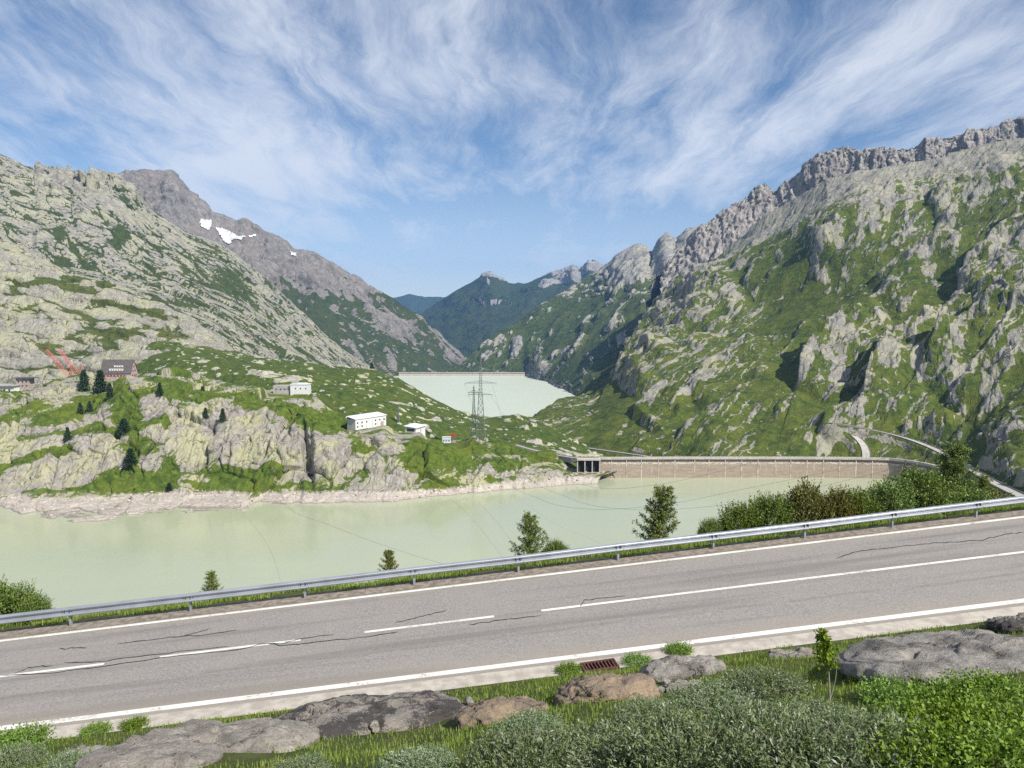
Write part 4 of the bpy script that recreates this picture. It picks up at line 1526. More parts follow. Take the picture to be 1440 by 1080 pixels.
wn = MB().box((2, -6.06, 7), (2.2, .25, 2.6)).build('window', mat_glass, h)
wn = MB().box((8, -6.06, 7), (2.2, .25, 2.6)).build('window', mat_glass, h)

# low block half way along the hill
h = bld('concrete_block_building', 420, 551, 892, 'low white block building with grey wing on the green shoulder', zoff=-1)
MB().box((2.5, 0, 3.5), (21, 12, 13)).build('wall', mat_white, h)
MB().box((2.5, 0, 10.2), (22, 13, .6)).build('roof', mat_sheet, h)
wing = MB().box((-18.5, 3, 3.0), (20.5, 13, 11)).build('wing', mat_grey, h)
MB().box((-5, 5, 11.6), (7, 5, 3)).build('roof_house', mat_grey, h)
MB().box((5, 0, 10.9), (10, 8, 1.2)).build('skylight', mat_sheet, h)
for x in (-2, 4, 10):
    MB().box((x, -6.06, 5.4), (1.3, .25, 1.5)).build('window', mat_glass, h)
for x in (-25, -20, -15, -11):
    MB().box((x, -3.56, 4.4), (1.6, .25, 1.4)).build('window', mat_glass, wing)


def shed(name, c0, c1, c2, z, hgt, label, wall, roofm, ovh=.9, tilt=.8, rows=()):
    """box given by three ground corners in the photograph: back-left, front, right"""
    A_, B_, C_ = [Uz(a, b, z) for a, b in (c0, c1, c2)]
    B2 = B_[:2]
    e1 = C_[:2] - B2
    L = np.linalg.norm(e1)
    e1 = e1 / L
    e2 = np.array([-e1[1], e1[0]])
    D = float(np.clip((A_[:2] - B2) @ e2, 8., 13.))
    o = tag(empty(name, (B2[0], B2[1], z), math.atan2(e1[1], e1[0])), label, 'building')
    MB().box((L / 2, D / 2, hgt / 2 - 4), (L, D, hgt + 8)).build('wall', wall, o)
    q = MB()
    q.add([(-ovh, -ovh, hgt), (L + ovh, -ovh, hgt), (L + ovh, D + ovh, hgt + tilt), (-ovh, D + ovh, hgt + tilt)] + [(-ovh, -ovh, hgt + .6), (L + ovh, -ovh, hgt + .6), (L + ovh, D + ovh, hgt + tilt + .6), (-ovh, D + ovh, hgt + tilt + .6)],
          [(0, 3, 2, 1), (4, 5, 6, 7), (0, 1, 5, 4), (1, 2, 6, 5), (2, 3, 7, 6), (3, 0, 4, 7)])
    q.build('roof', roofm, o)
    return o, L, D


o, L, D = shed('long_white_shed', (485, 600), (500, 604), (543, 597), 50, 10.5, 'long white shed with small windows and white roof above the cliff', mat_white, mat_sheet, tilt=2.2)
for k in range(7):
    if k in (3,):
        continue
    MB().box((3 + k * (L - 6) / 6, -.06, 6.6), (1.9, .2, 1.7)).build('window', mat_glass, o)
for k in (0, 1, 4):
    MB().box((3 + k * (L - 6) / 6, -.06, 2.6), (1.9, .2, 1.7)).build('window', mat_glass, o)
for k in range(5):
    MB().box((L * (k + .9) / 5.4, -.1, 4.5), (.25, .2, 9)).build('downpipe', mat_grey, o)
MB().box((L * .86, -.07, 2.2), (4.5, .2, 4.4)).build('door', mat_stone, o)
MB().box((4, D + 1.5, 7.5), (3, 2.5, 9)).build('chimney', mat_steel, o)
o, L, D = shed('small_white_roofed_shed', (561, 604), (585, 609), (598, 605), 44, 5.2, 'small shed with bright white roof right of the long shed', mat_white, mat_sheet, ovh=1.4, tilt=1.6)
MB().box((-.1, D * .5, 3), (.2, D * .7, 3)).build('window', mat_glass, o)
MB().box((L * .5, -.07, 2), (2.2, .2, 4)).build('door', mat_grey, o)
o = bld('site_cabin', 628, 622, 826, 'white site cabin with blue panels on the shore track', 'cabin')
MB().box((0, 0, 2.6), (9, 4, 6.5)).build('body', mat_white, o)
MB().box((0, 0, 6.0), (9.6, 4.6, .4)).build('roof', mat_sheet, o)
mat_blue = simple_mat('blue panel', (.12, .2, .36), .6)
for x in (-2.8, 0, 2.8):
    MB().box((x, -2.06, 2.4), (1.6, .2, 1.9)).build('panel', mat_blue, o)
o = bld('red_container', 637, 614, 838, 'small red container behind the white site cabin', 'container')
MB().box((0, 0, 1.4), (5.2, 2.4, 3.2)).build('body', mat_red, o)
for x in np.linspace(-2.3, 2.3, 8):
    MB().box((x, -1.24, 1.4), (.18, .12, 2.9)).build('rib', mat_red, o)

# ---------------------------------------------------------------- lattice pylons, cranes, cables
mat_pyl = simple_mat('green grey lattice steel', (.16, .19, .17), .6, .3)


def lattice(mb, pts, half, r, panels, skip=None):
    """square lattice column between centre points with given half widths; 4 chords and zigzag braces"""
    P0, P1 = [np.array(p, float) for p in pts]
    ax = P1 - P0
    ln = np.linalg.norm(ax)
    ax /= ln
    a = np.cross(ax, (0, 1, 0) if abs(ax[1]) < .9 else (1, 0, 0))
    a /= np.linalg.norm(a)
    b = np.cross(ax, a)
    cor = lambda t, sx_, sy_: P0 + ax * ln * t + (a * sx_ + b * sy_) * (half[0] + (half[1] - half[0]) * t)
    sg = [(-1, -1), (1, -1), (1, 1), (-1, 1)]
    ts = np.linspace(0, 1, panels + 1)
    for s_ in sg:
        mb.tube([cor(0, *s_), cor(1, *s_)], r, 4, False)
    for k in range(panels):
        for j in range(4):
            s0, s1 = sg[j], sg[(j + 1) % 4]
            mb.tube([cor(ts[k], *s0), cor(ts[k + 1], *s1)], r * .6, 3, False)
            mb.tube([cor(ts[k], *s1), cor(ts[k + 1], *s0)], r * .6, 3, False)
            mb.tube([cor(ts[k + 1], *s0), cor(ts[k + 1], *s1)], r * .6, 3, False)


def pylon(px, py, Y, top_py, arms, wid, label, base=(5.2, 1.6)):
    g = U(px, py, Y)
    m = Y / F
    H = (py - top_py) * m * 1.01
    o = tag(empty('lattice_pylon', tuple(g)), label, 'pylon', 'pylons on the shore hill')
    mb = MB()
    k1 = .60
    lattice(mb, [(0, 0, -2), (0, 0, H * k1)], base, .26, 8)
    mb.build('lower_tower', mat_pyl, o)
    mb = MB()
    lattice(mb, [(0, 0, H * k1), (0, 0, H * .97)], (base[1], .5), .18, 8)
    mb.tube([(0, 0, H * .95), (0, 0, H)], .15, 4)
    mb.build('upper_tower', mat_pyl, o)
    for ay, hw in arms:
        z = (py - ay) * m
        W = hw * m
        for s_ in (-1, 1):
            mb = MB()
            for yy in (-.9, .9):
                mb.tube([(0, yy, z), (s_ * W, 0, z)], .17, 4, False)
                mb.tube([(0, yy, z + 2.6), (s_ * W, 0, z)], .14, 4, False)
            for q in (.25, .5, .75):
                mb.tube([(s_ * W * q, -.9 * (1 - q), z), (s_ * W * q, .9 * (1 - q), z), (s_ * W * (q - .2), 0, z + 2.6 * (1.2 - q))], .09, 3, False)
            ar = mb.build('cross_arm', mat_pyl, o)
            MB().tube([(s_ * W, 0, z), (s_ * W, 0, z - 2.6)], [.16, .12], 5).build('insulator', mat_steel, ar)
    return o


pylon(676, 619, 828, 499, [(519, 15), (537.5, 22), (554, 17)], 14, 'tall lattice pylon with three pairs of arms on the shore hill')
pylon(666.5, 618, 836, 541, [(551, 8)], 8, 'shorter lattice pylon just left of the tall pylon', base=(3.6, 1.2))
pylon(560, 594, 900, 571, [(574, 3.5)], 5, 'tiny lattice mast on the grass behind the two sheds', base=(1.4, .7))

mat_crane = simple_mat('red crane lattice', (.50, .16, .14), .7)


def crane(foot, tip, Y, label):
    a, b = U(foot[0], foot[1], Y), U(tip[0], tip[1], Y + 8)
    o = tag(empty('derrick_crane', tuple(a)), label, 'crane', 'red cranes beside the hospice')
    mb = MB()
    lattice(mb, [(0, 0, 2), tuple(b - a)], (2.4, 1.4), .20, 9)
    mb.build('boom', mat_crane, o)
    MB().box((1.5, 0, .3), (3.5, 3, 3)).build('cab', mat_crane, o)
    MB().box((2.5, 0, -2), (9, 6, 1.6)).build('base', mat_steel, o)
    d = (b - a)
    mb = MB()
    lattice(mb, [(2.5, 0, 2), (5.5, 0, 15)], (1.3, .8), .16, 4)
    mb.build('mast', mat_crane, o)
    return o


crane((96, 530), (65, 492), 1010, 'left one of two red lattice cranes leaning beside the hospice')
crane((109, 528), (83, 491), 1005, 'right one of two red lattice cranes leaning beside the hospice')

mat_cable = simple_mat('dull aluminium cable', (.10, .105, .10), .6, .3)


def cable(pts, label, r=.045):
    P_ = np.array([U(*p) for p in pts])
    t = np.linspace(0, len(P_) - 1, 60)
    Q = catmull(P_[:, None, :], t)[:, 0]
    i = np.clip(np.floor(t).astype(int), 0, len(P_) - 2)
    # plain Catmull-Rom for a smooth sag
    f_ = (t - i)[:, None]
    p1, p2 = P_[i], P_[i + 1]
    m1 = (P_[np.minimum(i + 1, len(P_) - 1)] - P_[np.maximum(i - 1, 0)]) * .5
    m2 = (P_[np.minimum(i + 2, len(P_) - 1)] - P_[i]) * .5
    Q = (2 * f_ ** 3 - 3 * f_ ** 2 + 1) * p1 + (f_ ** 3 - 2 * f_ ** 2 + f_) * m1 + (-2 * f_ ** 3 + 3 * f_ ** 2) * p2 + (f_ ** 3 - f_ ** 2) * m2
    dist = Q[:, 1]
    o = MB().tube(list(Q), list(r * np.clip(dist / 350, .5, 1.6)), 4).build('power_cable', mat_cable)
    return tag(o, label, 'cable', 'cables sagging over the lake')


cable([(654, 540, 828), (700, 660, 640), (760, 702, 530), (830, 716, 450), (930, 710, 380), (1040, 689, 325), (1240, 645, 260), (1500, 560, 205)], 'cable that sags lowest over the lake right of the centre larch')
cable([(692, 540, 828), (730, 655, 650), (800, 700, 520), (880, 716, 430), (1000, 712, 360), (1150, 685, 300), (1440, 610, 225), (1600, 550, 200)], 'cable that passes behind the centre larch towards the roadside bushes')
cable([(689, 556, 828), (760, 650, 700), (830, 684, 600), (920, 682, 540), (1040, 655, 470), (1200, 600, 400), (1500, 470, 300)], 'upper cable just below the foot of the brown dam')
cable([(330, 640, 742), (400, 710, 560), (460, 737, 440), (540, 767, 330), (635, 796, 250), (760, 822, 195)], 'single cable running down across the lake towards the middle of the guardrail')

# ---------------------------------------------------------------- plants
def leaf_mat(name, cA, cB, cC, scale=2.5, trans=.3, rough=.55):
    """cA..cC: colours picked by the leaf's own random tone"""
    m = bpy.data.materials.new(name)
    m.use_nodes = True
    t = NT(m.node_tree)
    t.N.clear()
    tone = t.node('ShaderNodeAttribute', dict(attribute_name='tone')).outputs['Fac']
    c = t.mix(t.ramp(tone, .0, .6), cA, cB)
    c = t.mix(t.ramp(tone, .62, .98), c, cC)
    rnd = t.node('ShaderNodeObjectInfo').outputs['Random']
    c = t.node('ShaderNodeHueSaturation', Hue=t.lin(rnd, 0, 1, .482, .51), Saturation=t.lin(rnd, 0, 1, 1.12, .9), Value=t.lin(rnd, 0, 1, .9, 1.35), Color=c).outputs[0]
    bs = t.node('ShaderNodeBsdfPrincipled', Base_Color=c, Roughness=rough)
    bs.inputs['Specular IOR Level'].default_value = .35
    tr = t.node('ShaderNodeBsdfTranslucent', Color=c)
    mx = t.node('ShaderNodeMixShader', Fac=trans)
    t.L.new(bs.outputs[0], mx.inputs[1])
    t.L.new(tr.outputs[0], mx.inputs[2])
    o = t.node('ShaderNodeOutputMaterial')
    t.L.new(mx.outputs[0], o.inputs['Surface'])
    return m


mat_willow = leaf_mat('silvery willow leaves', (.085, .140, .042), (.190, .245, .125), (.46, .49, .40))
mat_alder = leaf_mat('dark alder leaves', (.056, .102, .020), (.140, .205, .040), (.23, .28, .07))
mat_olive = leaf_mat('olive bush leaves', (.065, .080, .018), (.145, .150, .036), (.21, .20, .06))
mat_broad = leaf_mat('bright broad leaves', (.070, .140, .018), (.155, .260, .034), (.25, .35, .07))
mat_larch = leaf_mat('larch needles', (.075, .115, .022), (.165, .21, .045), (.25, .27, .08))
mat_gold = leaf_mat('yellow green needles', (.10, .125, .02), (.20, .225, .04), (.27, .28, .06))
mat_spruce = leaf_mat('dark spruce needles', (.014, .030, .012), (.030, .056, .018), (.05, .08, .028), trans=.1)
mat_grass = leaf_mat('mountain grass', (.090, .150, .016), (.190, .260, .036), (.29, .28, .085), trans=.35)
mat_bark = simple_mat('grey bark', (.115, .095, .078), .95, scale=12)
mat_twig = simple_mat('pale bare twig', (.30, .275, .235), .9, scale=12)


def leaves(C, D, L, W, seed=0, fold=.25):
    """one folded quad leaf at each point C pointing along D"""
    r = np.random.default_rng(seed)
    n = len(C)
    D = D / (np.linalg.norm(D, axis=1)[:, None] + 1e-9)
    s = np.cross(D, r.normal(size=(n, 3)) * .55 + np.array([0, 0, 1.]))
    s /= np.linalg.norm(s, axis=1)[:, None] + 1e-9
    up_ = np.cross(s, D)
    L = np.broadcast_to(L, n)[:, None]
    W = np.broadcast_to(W, n)[:, None]
    V = np.stack([C, C + D * L * .5 + s * W * .5 + up_ * W * fold, C + D * L - up_ * L * .08, C + D * L * .5 - s * W * .5 + up_ * W * fold], 1)
    Fc = np.arange(n * 4).reshape(n, 4)
    return V.reshape(-1, 3), Fc


def tone_of(n, r, lo=0., hi=1.):
    return np.repeat(np.clip(r.random(n) * (hi - lo) + lo, 0, 1), 4)


def shrub_mesh(seed, rx, ry, h, twigs, per, L, W, sparse=.0, up_bias=.9, hollow=.55):
    """foliage of a shrub: twigs sprouting through an uneven dome, leaves set along them"""
    r = np.random.default_rng(seed)
    th = r.random(twigs) * 2 * math.pi
    ph = np.arccos(1 - r.random(twigs) * .97)
    rad = hollow + (1 - hollow) * r.random(twigs) ** .6
    d0 = np.stack([np.sin(ph) * np.cos(th), np.sin(ph) * np.sin(th), np.cos(ph)], 1)
    lump = 1 + .30 * perlin((d0 * 1.9 + seed * 3.3).astype(np.float32), seed) + .18 * perlin((d0 * 4.5 + seed).astype(np.float32), seed + 1)
    base = d0 * np.array([rx, ry, h]) * (rad * lump)[:, None]
    keep = perlin((d0 * 3.1 + 7 + seed).astype(np.float32), seed + 2) > (-.9 + sparse)
    base, d0 = base[keep], d0[keep]
    n = len(base)
    td = d0 * np.array([1, 1, .6]) + np.array([0, 0, up_bias]) + r.normal(size=(n, 3)) * .35
    td /= np.linalg.norm(td, axis=1)[:, None]
    tl = L * (2.2 + 2.8 * r.random(n))
    tone0 = r.random(n)
    C, D, T = [], [], []
    for k in range(per):
        f_ = (k + .5) / per
        C.append(base + td * (tl * f_)[:, None])
        D.append(td * .7 + r.normal(size=(n, 3)) * .75)
        T.append(np.clip(tone0 * .6 + r.random(n) * .5 - .1, 0, 1))
    C, D, T = np.concatenate(C), np.concatenate(D), np.concatenate(T)
    sz = .7 + .6 * r.random(len(C))
    V, Fc = leaves(C, D, L * sz, W * sz, seed)
    return V, Fc, np.repeat(T, 4)


def stem_mesh(seed, rx, ry, h, n=9, r0=.02):
    r = random.Random(seed)
    mb = MB()
    for k in range(n):
        a = r.random() * 6.28
        f_ = r.uniform(.35, .85)
        x, y = math.cos(a) * rx * f_, math.sin(a) * ry * f_
        z = h * r.uniform(.55, .9)
        mb.tube([(x * .08, y * .08, -.25), (x * .4, y * .4, z * .45), (x * .8, y * .8, z * .8), (x, y, z)], [r0, r0 * .75, r0 * .5, r0 * .2], 5)
    return mb


SHR = {}


def shrub(name, key, loc, rz, sc, label, cat, group, spec=None, lm=None, bark=None):
    if key not in SHR:
        V, Fc, T = shrub_mesh(**spec)
        fo = mesh_obj('foliage', V, Fc, lm, attrs={'tone': T})
        wl_ = bark is mat_twig
        st_ = stem_mesh(spec['seed'], spec['rx'], spec['ry'], spec['h'] * (1.75 if wl_ else 1.), n=40 if wl_ else 9, r0=.009 if wl_ else .012 + .008 * spec['h']).build('stems', bark or mat_bark)
        SHR[key] = (fo.data, st_.data)
        bpy.data.objects.remove(fo)
        bpy.data.objects.remove(st_)
    o = empty(name, tuple(loc), rz)
    o.scale = (sc, sc, sc) if not hasattr(sc, '__len__') else sc
    tag(o, label, cat, group)
    for nm, dt in zip(('foliage', 'stems'), SHR[key]):
        c = bpy.data.objects.new(nm, dt)
        COL.objects.link(c)
        c.parent = o
    return o


# ---- young larches and bushes behind the guardrail
def larch(loc, H, seed, label, mat=None, spread=.34, dens=1.0, name='young_larch'):
    r = np.random.default_rng(seed)
    o = tag(empty(name, tuple(loc)), label, 'tree', 'young conifers behind the guardrail')
    lean = r.normal() * .04
    MB().tube([(0, 0, -.3), (lean * H * .5, 0, H * .5), (lean * H, 0, H)], [.022 * H, .013 * H, .004], 6).build('trunk', mat_bark, o)
    C, D = [], []
    br = MB()
    nb = int(34 * dens)
    for k in range(nb):
        f_ = .06 + .90 * (k / nb) ** .9
        z = H * f_
        a = k * 2.4 + r.normal() * .4
        ln = H * spread * (1 - f_) ** .75 * r.uniform(.65, 1.2) + .06 * H
        dirx = np.array([math.cos(a), math.sin(a), 0])
        p0 = np.array([lean * z, 0, z])
        pts = [p0 + dirx * ln * t + np.array([0, 0, ln * (.05 * t + .42 * t * t)]) for t in (0, .35, .7, 1)]
        br.tube(pts, [.006 * H, .004 * H, .003 * H, .0015 * H], 4, False)
        nt = int((10 + 34 * ln / (H * spread)) * dens)
        for j in range(nt):
            t = r.uniform(.12, 1.0)
            q = p0 + dirx * ln * t + np.array([0, 0, ln * (.05 * t + .42 * t * t)])
            q = q + r.normal(size=3) * np.array([.03, .03, .02]) * H * (.4 + .6 * (1 - t) + .2)
            for _ in range(4):
                C.append(q)
                D.append(r.normal(size=3) * .8 + dirx * .5 + np.array([0, 0, .6]))
    for j in range(24):
        z = H * r.uniform(.82, 1.02)
        for _ in range(3):
            C.append(np.array([lean * z, 0, z]) + r.normal(size=3) * .012 * H)
            D.append(r.normal(size=3) * .6 + np.array([0, 0, .9]))
    br.build('branches', mat_bark, o)
    C, D = np.array(C), np.array(D)
    sz = .042 * H * (.6 + .7 * r.random(len(C)))
    V, Fc = leaves(C, D, sz, sz * .28, seed, .1)
    T = np.repeat(np.clip(r.random(len(C) // 1) * .8 + .1 * r.normal(size=len(C)), 0, 1), 4)
    mesh_obj('needles', V, Fc, mat or mat_larch, o, attrs={'tone': T})
    return o


def behind(px, v):
    """ground point v metres beyond the posts at photo column px"""
    i = 4.0
    for _ in range(30):
        a, b = proj(far_pt(np.array(i), np.array(v)))
        a1, b1 = proj(far_pt(np.array(i + .01), np.array(v)))
        i += float(np.clip((px - a) / ((a1 - a) / .01), -2, 2))
    return far_pt(np.array(i), np.array(v))


def tall(p, top):
    """height that brings a plant at p up to photo row top"""
    lo, hi = .1, 12.
    for _ in range(40):
        m = (lo + hi) / 2
        if proj(p + np.array([0, 0, m]))[1] > top:
            lo = m
        else:
            hi = m
    return lo


for px, v, top, seed, mt, sp, lab in (
        (924, 3.0, 684, 3, mat_larch, .40, 'slender young larch standing alone right of the picture centre'),
        (746, 2.6, 722, 4, mat_larch, .42, 'bushy young larch behind the rail near the picture centre'),
        (548, 2.2, 773, 5, mat_gold, .40, 'small rounded yellow green larch seedling behind the rail'),
        (297, 2.2, 803, 6, mat_gold, .42, 'small pale larch sapling behind the rail at left'),
        (1337, 5.0, 622, 7, mat_larch, .36, 'tallest larch rising out of the bushes at right'),
        (1284, 4.0, 660, 8, mat_larch, .36, 'larch among the dark bushes left of the tallest larch'),
        (1380, 5.0, 668, 9, mat_larch, .40, 'loose feathery larch at the right end of the bushes')):
    p = behind(px, v)
    larch(p, tall(p, top), seed, lab, mt, sp * .84, dens=1.35)

spec_b = dict(rx=1.0, ry=1.0, h=1.35, twigs=1300, per=7, L=.085, W=.045, seed=21, sparse=.35)
spec_c = dict(rx=1.0, ry=.9, h=1.2, twigs=1200, per=7, L=.085, W=.045, seed=22, sparse=.35)
spec_o = dict(rx=1.0, ry=1.0, h=1.2, twigs=1400, per=7, L=.085, W=.045, seed=23, sparse=.2)
bush = [
    (1040, 2.6, 706, .95, 'c', 'thin leafy bush at the left end of the roadside thicket'),
    (1082, 2.8, 690, 1.0, 'b', 'dark round bush second from the left in the roadside thicket'),
    (1135, 2.8, 682, 1.15, 'o', 'olive brown bush in the middle of the roadside thicket'),
    (1178, 2.6, 690, .9, 'o', 'low olive bush between the middle bush and the bright green one'),
    (1205, 2.8, 683, .9, 'b', 'bright green bush right of the olive bushes'),
    (1250, 3.0, 668, 1.1, 'b', 'large dark green bush left of the tall larches'),
    (1300, 3.2, 655, 1.3, 'b', 'tall dark bush around the foot of the tallest larch'),
    (1355, 4.0, 678, 1.2, 'b', 'dark bush right of the tallest larch'),
    (1400, 4.0, 692, 1.0, 'o', 'pale low bush at the right end of the thicket'),
    (998, 2.2, 728, .5, 'c', 'tiny sparse shrub left of the roadside thicket'),
    (22, 2.6, 822, 1.0, 'c', 'leafy bush behind the rail at the left picture edge'),
    (-25, 3.0, 815, 1.1, 'b', 'dark bush cut by the left picture edge'),
    (50, 2.0, 838, .6, 'c', 'small loose shrub right of the leafy bush at the left edge'),
    (782, 2.4, 760, .55, 'c', 'small shrub touching the right side of the bushy larch'),
]
specs = {'b': (spec_b, mat_alder), 'c': (spec_c, mat_alder), 'o': (spec_o, mat_olive)}
for px, v, top, wid, key, lab in bush:
    p = behind(px, v)
    hh = tall(p, top) / (specs[key][0]['h'] * 1.18)
    shrub('roadside_bush', key, p, random.uniform(0, 6.28), (wid * 1.05, wid * .95, hh), lab, 'bush', 'bushes behind the guardrail', *specs[key])

# ---- dark spruces on the peninsula
def spruce_data(seed):
    r = np.random.default_rng(seed)
    C, D = [], []
    for k in range(26):
        f_ = .05 + .93 * k / 26
        ln = .30 * (1 - f_) ** .8 + .02
        nb = int(6 + 9 * (1 - f_))
        for j in range(nb):
            a = 6.28 * j / nb + r.random() * .6
            l2 = ln * r.uniform(.65, 1.15)
            for t in np.linspace(.2, 1, 6):
                C.append((math.cos(a) * l2 * t, math.sin(a) * l2 * t, f_ - .10 * l2 * t + r.normal() * .008))
                D.append((math.cos(a) + r.normal() * .5, math.sin(a) + r.normal() * .5, -.25 + r.normal() * .4))
    C, D = np.array(C), np.array(D)
    V, Fc = leaves(C, D, .085, .055, seed, .1)
    T = np.repeat(r.random(len(C)), 4)
    f_ = mesh_obj('crown', V, Fc, mat_spruce, attrs={'tone': T})
    t_ = MB().tube([(0, 0, -.08), (0, 0, .5), (0, 0, 1)], [.03, .018, .003], 6).build('trunk', mat_bark)
    d = (f_.data, t_.data)
    bpy.data.objects.remove(f_)
    bpy.data.objects.remove(t_)
    return d


SPR = [spruce_data(31), spruce_data(32)]
for k, (px, py, top, wd, lab) in enumerate((
        (119, 549, 520, .9, 'broad dark spruce left of the hospice'), (141, 551, 520, 1.0, 'largest dark spruce in front of the hospice'),
        (155, 559, 539, .9, 'shorter spruce just below the largest spruce'), (225, 557, 538, .8, 'lone small spruce on the grass right of the hospice'),
        (285, 559, 543, .9, 'small spruce on the hilltop rock further right of the hospice'), (113, 581, 566, .9, 'small spruce below the left spruce on the grassy ledge'),
        (127, 578, 564, 1.1, 'squat spruce beside the small one on the grassy ledge'), (95, 618, 600, .9, 'lone spruce on the slab above the grass band at left'),
        (174, 608, 588, 1.5, 'wide dark shrub like spruce beside the grass gully'), (184, 652, 630, 1.3, 'dark spruce low in the grass gully'),
        (238, 690, 679, 1.4, 'stunted conifer at the foot of the grassy slope'), (313, 592, 574, .9, 'slim spruce on the lichen covered rocks'),
        (290, 588, 573, .9, 'small spruce left of the slim spruce on lichen rocks'), (523, 521, 510, 1.1, 'tiny lone conifer on the hill skyline'))):
    S_ = SG if px > 500 else SP_
    g = S_.at(px, py)
    H_ = (py - top) * g[1] / F * 1.05
    o = tag(empty('spruce', tuple(g), k * 1.3), lab, 'tree', 'spruces on the peninsula')
    o.scale = (H_ * wd, H_ * wd, H_)
    for nm, dt in zip(('crown', 'trunk'), SPR[k % 2]):
        c = bpy.data.objects.new(nm, dt)
        COL.objects.link(c)
        c.parent = o

# ---------------------------------------------------------------- rocks on the near bank
def rock_mat(name, cA, cB, cL, lich=.6, thr=.5):
    m = bpy.data.materials.new(name)
    m.use_nodes = True
    t = NT(m.node_tree)
    t.N.clear()
    pos = t.node('ShaderNodeNewGeometry').outputs['Position']
    a = t.noise(pos, 1.1, 6, .62, .3)
    b = t.noise(pos, 7, 7, .7, .3)
    c_ = t.noise(pos, 26, 5, .8)
    col = t.mix(t.ramp(b, .32, .66), cB, cA)
    col = t.mix(t.math('MULTIPLY', t.ramp(c_, .5, .72), .5), col, (cA[0] * 1.35, cA[1] * 1.35, cA[2] * 1.33))
    f = t.math('ADD', a, t.math('MULTIPLY', t.math('SUBTRACT', b, .5), .55))
    f = t.math('ADD', f, t.math('MULTIPLY', t.math('SUBTRACT', c_, .5), .55))
    col = t.mix(t.math('MULTIPLY', t.ramp(f, thr, thr + .07), lich), col, cL)
    vor = t.node('ShaderNodeTexVoronoi', dict(feature='DISTANCE_TO_EDGE'), Vector=t.vmath('ADD', pos, t.noise(pos, 2.2, 3, .6, out='Color')), Scale=.6).outputs['Distance']
    ck = t.math('MULTIPLY', t.math('MULTIPLY', t.ramp(vor, .02, .003), .7), t.ramp(a, .52, .6))
    col = t.mix(ck, col, (.04, .037, .03))
    h = t.math('ADD', t.math('MULTIPLY', b, 1.3), t.math('MULTIPLY', c_, .5))
    h = t.math('SUBTRACT', h, t.math('MULTIPLY', ck, .6))
    bp = t.node('ShaderNodeBump', Strength=.9, Distance=.07, Height=h)
    bs = t.node('ShaderNodeBsdfPrincipled', Base_Color=col, Roughness=.93, Normal=bp.outputs[0])
    bs.inputs['Specular IOR Level'].default_value = .2
    o = t.node('ShaderNodeOutputMaterial')
    t.L.new(bs.outputs[0], o.inputs['Surface'])
    return m


mat_rk_dark = rock_mat('dark lichen rock', (.31, .28, .245), (.21, .19, .17), (.050, .046, .047), .9, .45)
mat_rk_pale = rock_mat('pale weathered rock', (.37, .34, .30), (.21, .19, .17), (.11, .10, .09), .5, .52)
mat_rk_brown = rock_mat('brown boulder rock', (.36, .275, .195), (.24, .185, .135), (.13, .115, .10), .6)
mat_rk_grey = rock_mat('grey slab rock', (.36, .335, .305), (.21, .198, .183), (.085, .08, .075), .65, .51)
ROCKS = []


def rock(px, py, wpx, hpx, depth, mat, label, seed, rz=0., name='boulder', rough=1.0, sink=.35, n=44):
    """a boulder whose outline spans wpx x hpx of the photograph around (px, py)"""
    i, w = bank_at(px, py + hpx * .25)
    g = near_pt(np.array(i), np.array(w))
    m = g[1] * CP / F + 0
    m = float((g[1] * CP - (g[2] - CAMZ) * SP) / F)
    rx, hz_ = wpx * m * .5, hpx * m
    r = np.random.default_rng(seed)
    u = np.linspace(0, 2 * math.pi, 2 * n, endpoint=False)
    v = np.linspace(-.5 * math.pi, .5 * math.pi, n)
    uu, vv_ = np.meshgrid(u, v)
    pw = lambda a, e: np.sign(a) * np.abs(a) ** e
    d0 = np.stack([pw(np.cos(vv_), .8) * pw(np.cos(uu), .8), pw(np.cos(vv_), .8) * pw(np.sin(uu), .8), pw(np.sin(vv_), .8)], -1)
    P_ = d0 * np.array([rx, depth, hz_ * (.40 if name == 'rock_outcrop' else .5)])
    q = (P_ + seed * 5.1).astype(np.float32)
    sc = max(.25, min(rx, depth))
    f1, ed, fc, rr_ = worley(q, sc * .9, seed)
    f1b, edb, fcb, _ = worley(q, sc * .38, seed + 3)
    rough = .5 if name == 'rock_outcrop' else 1.0
    dis = rough * (.15 * sc * fc + .09 * sc * fcb - .05 * sc * (1 - sstep(0, .10, ed))) + .12 * sc * fbm(q, sc * 1.3, 4, .55, seed) + .05 * sc * fbm(q, sc * .22, 4, .6, seed)
    P_ = P_ + d0 * dis[..., None]
    nv, nu = P_.shape[:2]
    fcs = []
    for a in range(nv - 1):
        for b in range(nu):
            fcs.append((a * nu + b, a * nu + (b + 1) % nu, (a + 1) * nu + (b + 1) % nu, (a + 1) * nu + b))
    o = mesh_obj(name, P_.reshape(-1, 3), np.array(fcs), mat, smooth=False)
    o.location = (g[0], g[1], g[2] + hz_ * .62 * (.5 - sink))
    # lie on the bank: tip with the slope
    o.rotation_euler = (math.radians(-17), math.radians(-3), rz)
    tag(o, label, 'rock', 'rocks on the near bank')
    ROCKS.append((px, py, wpx * .5, hpx * .6))
    return o


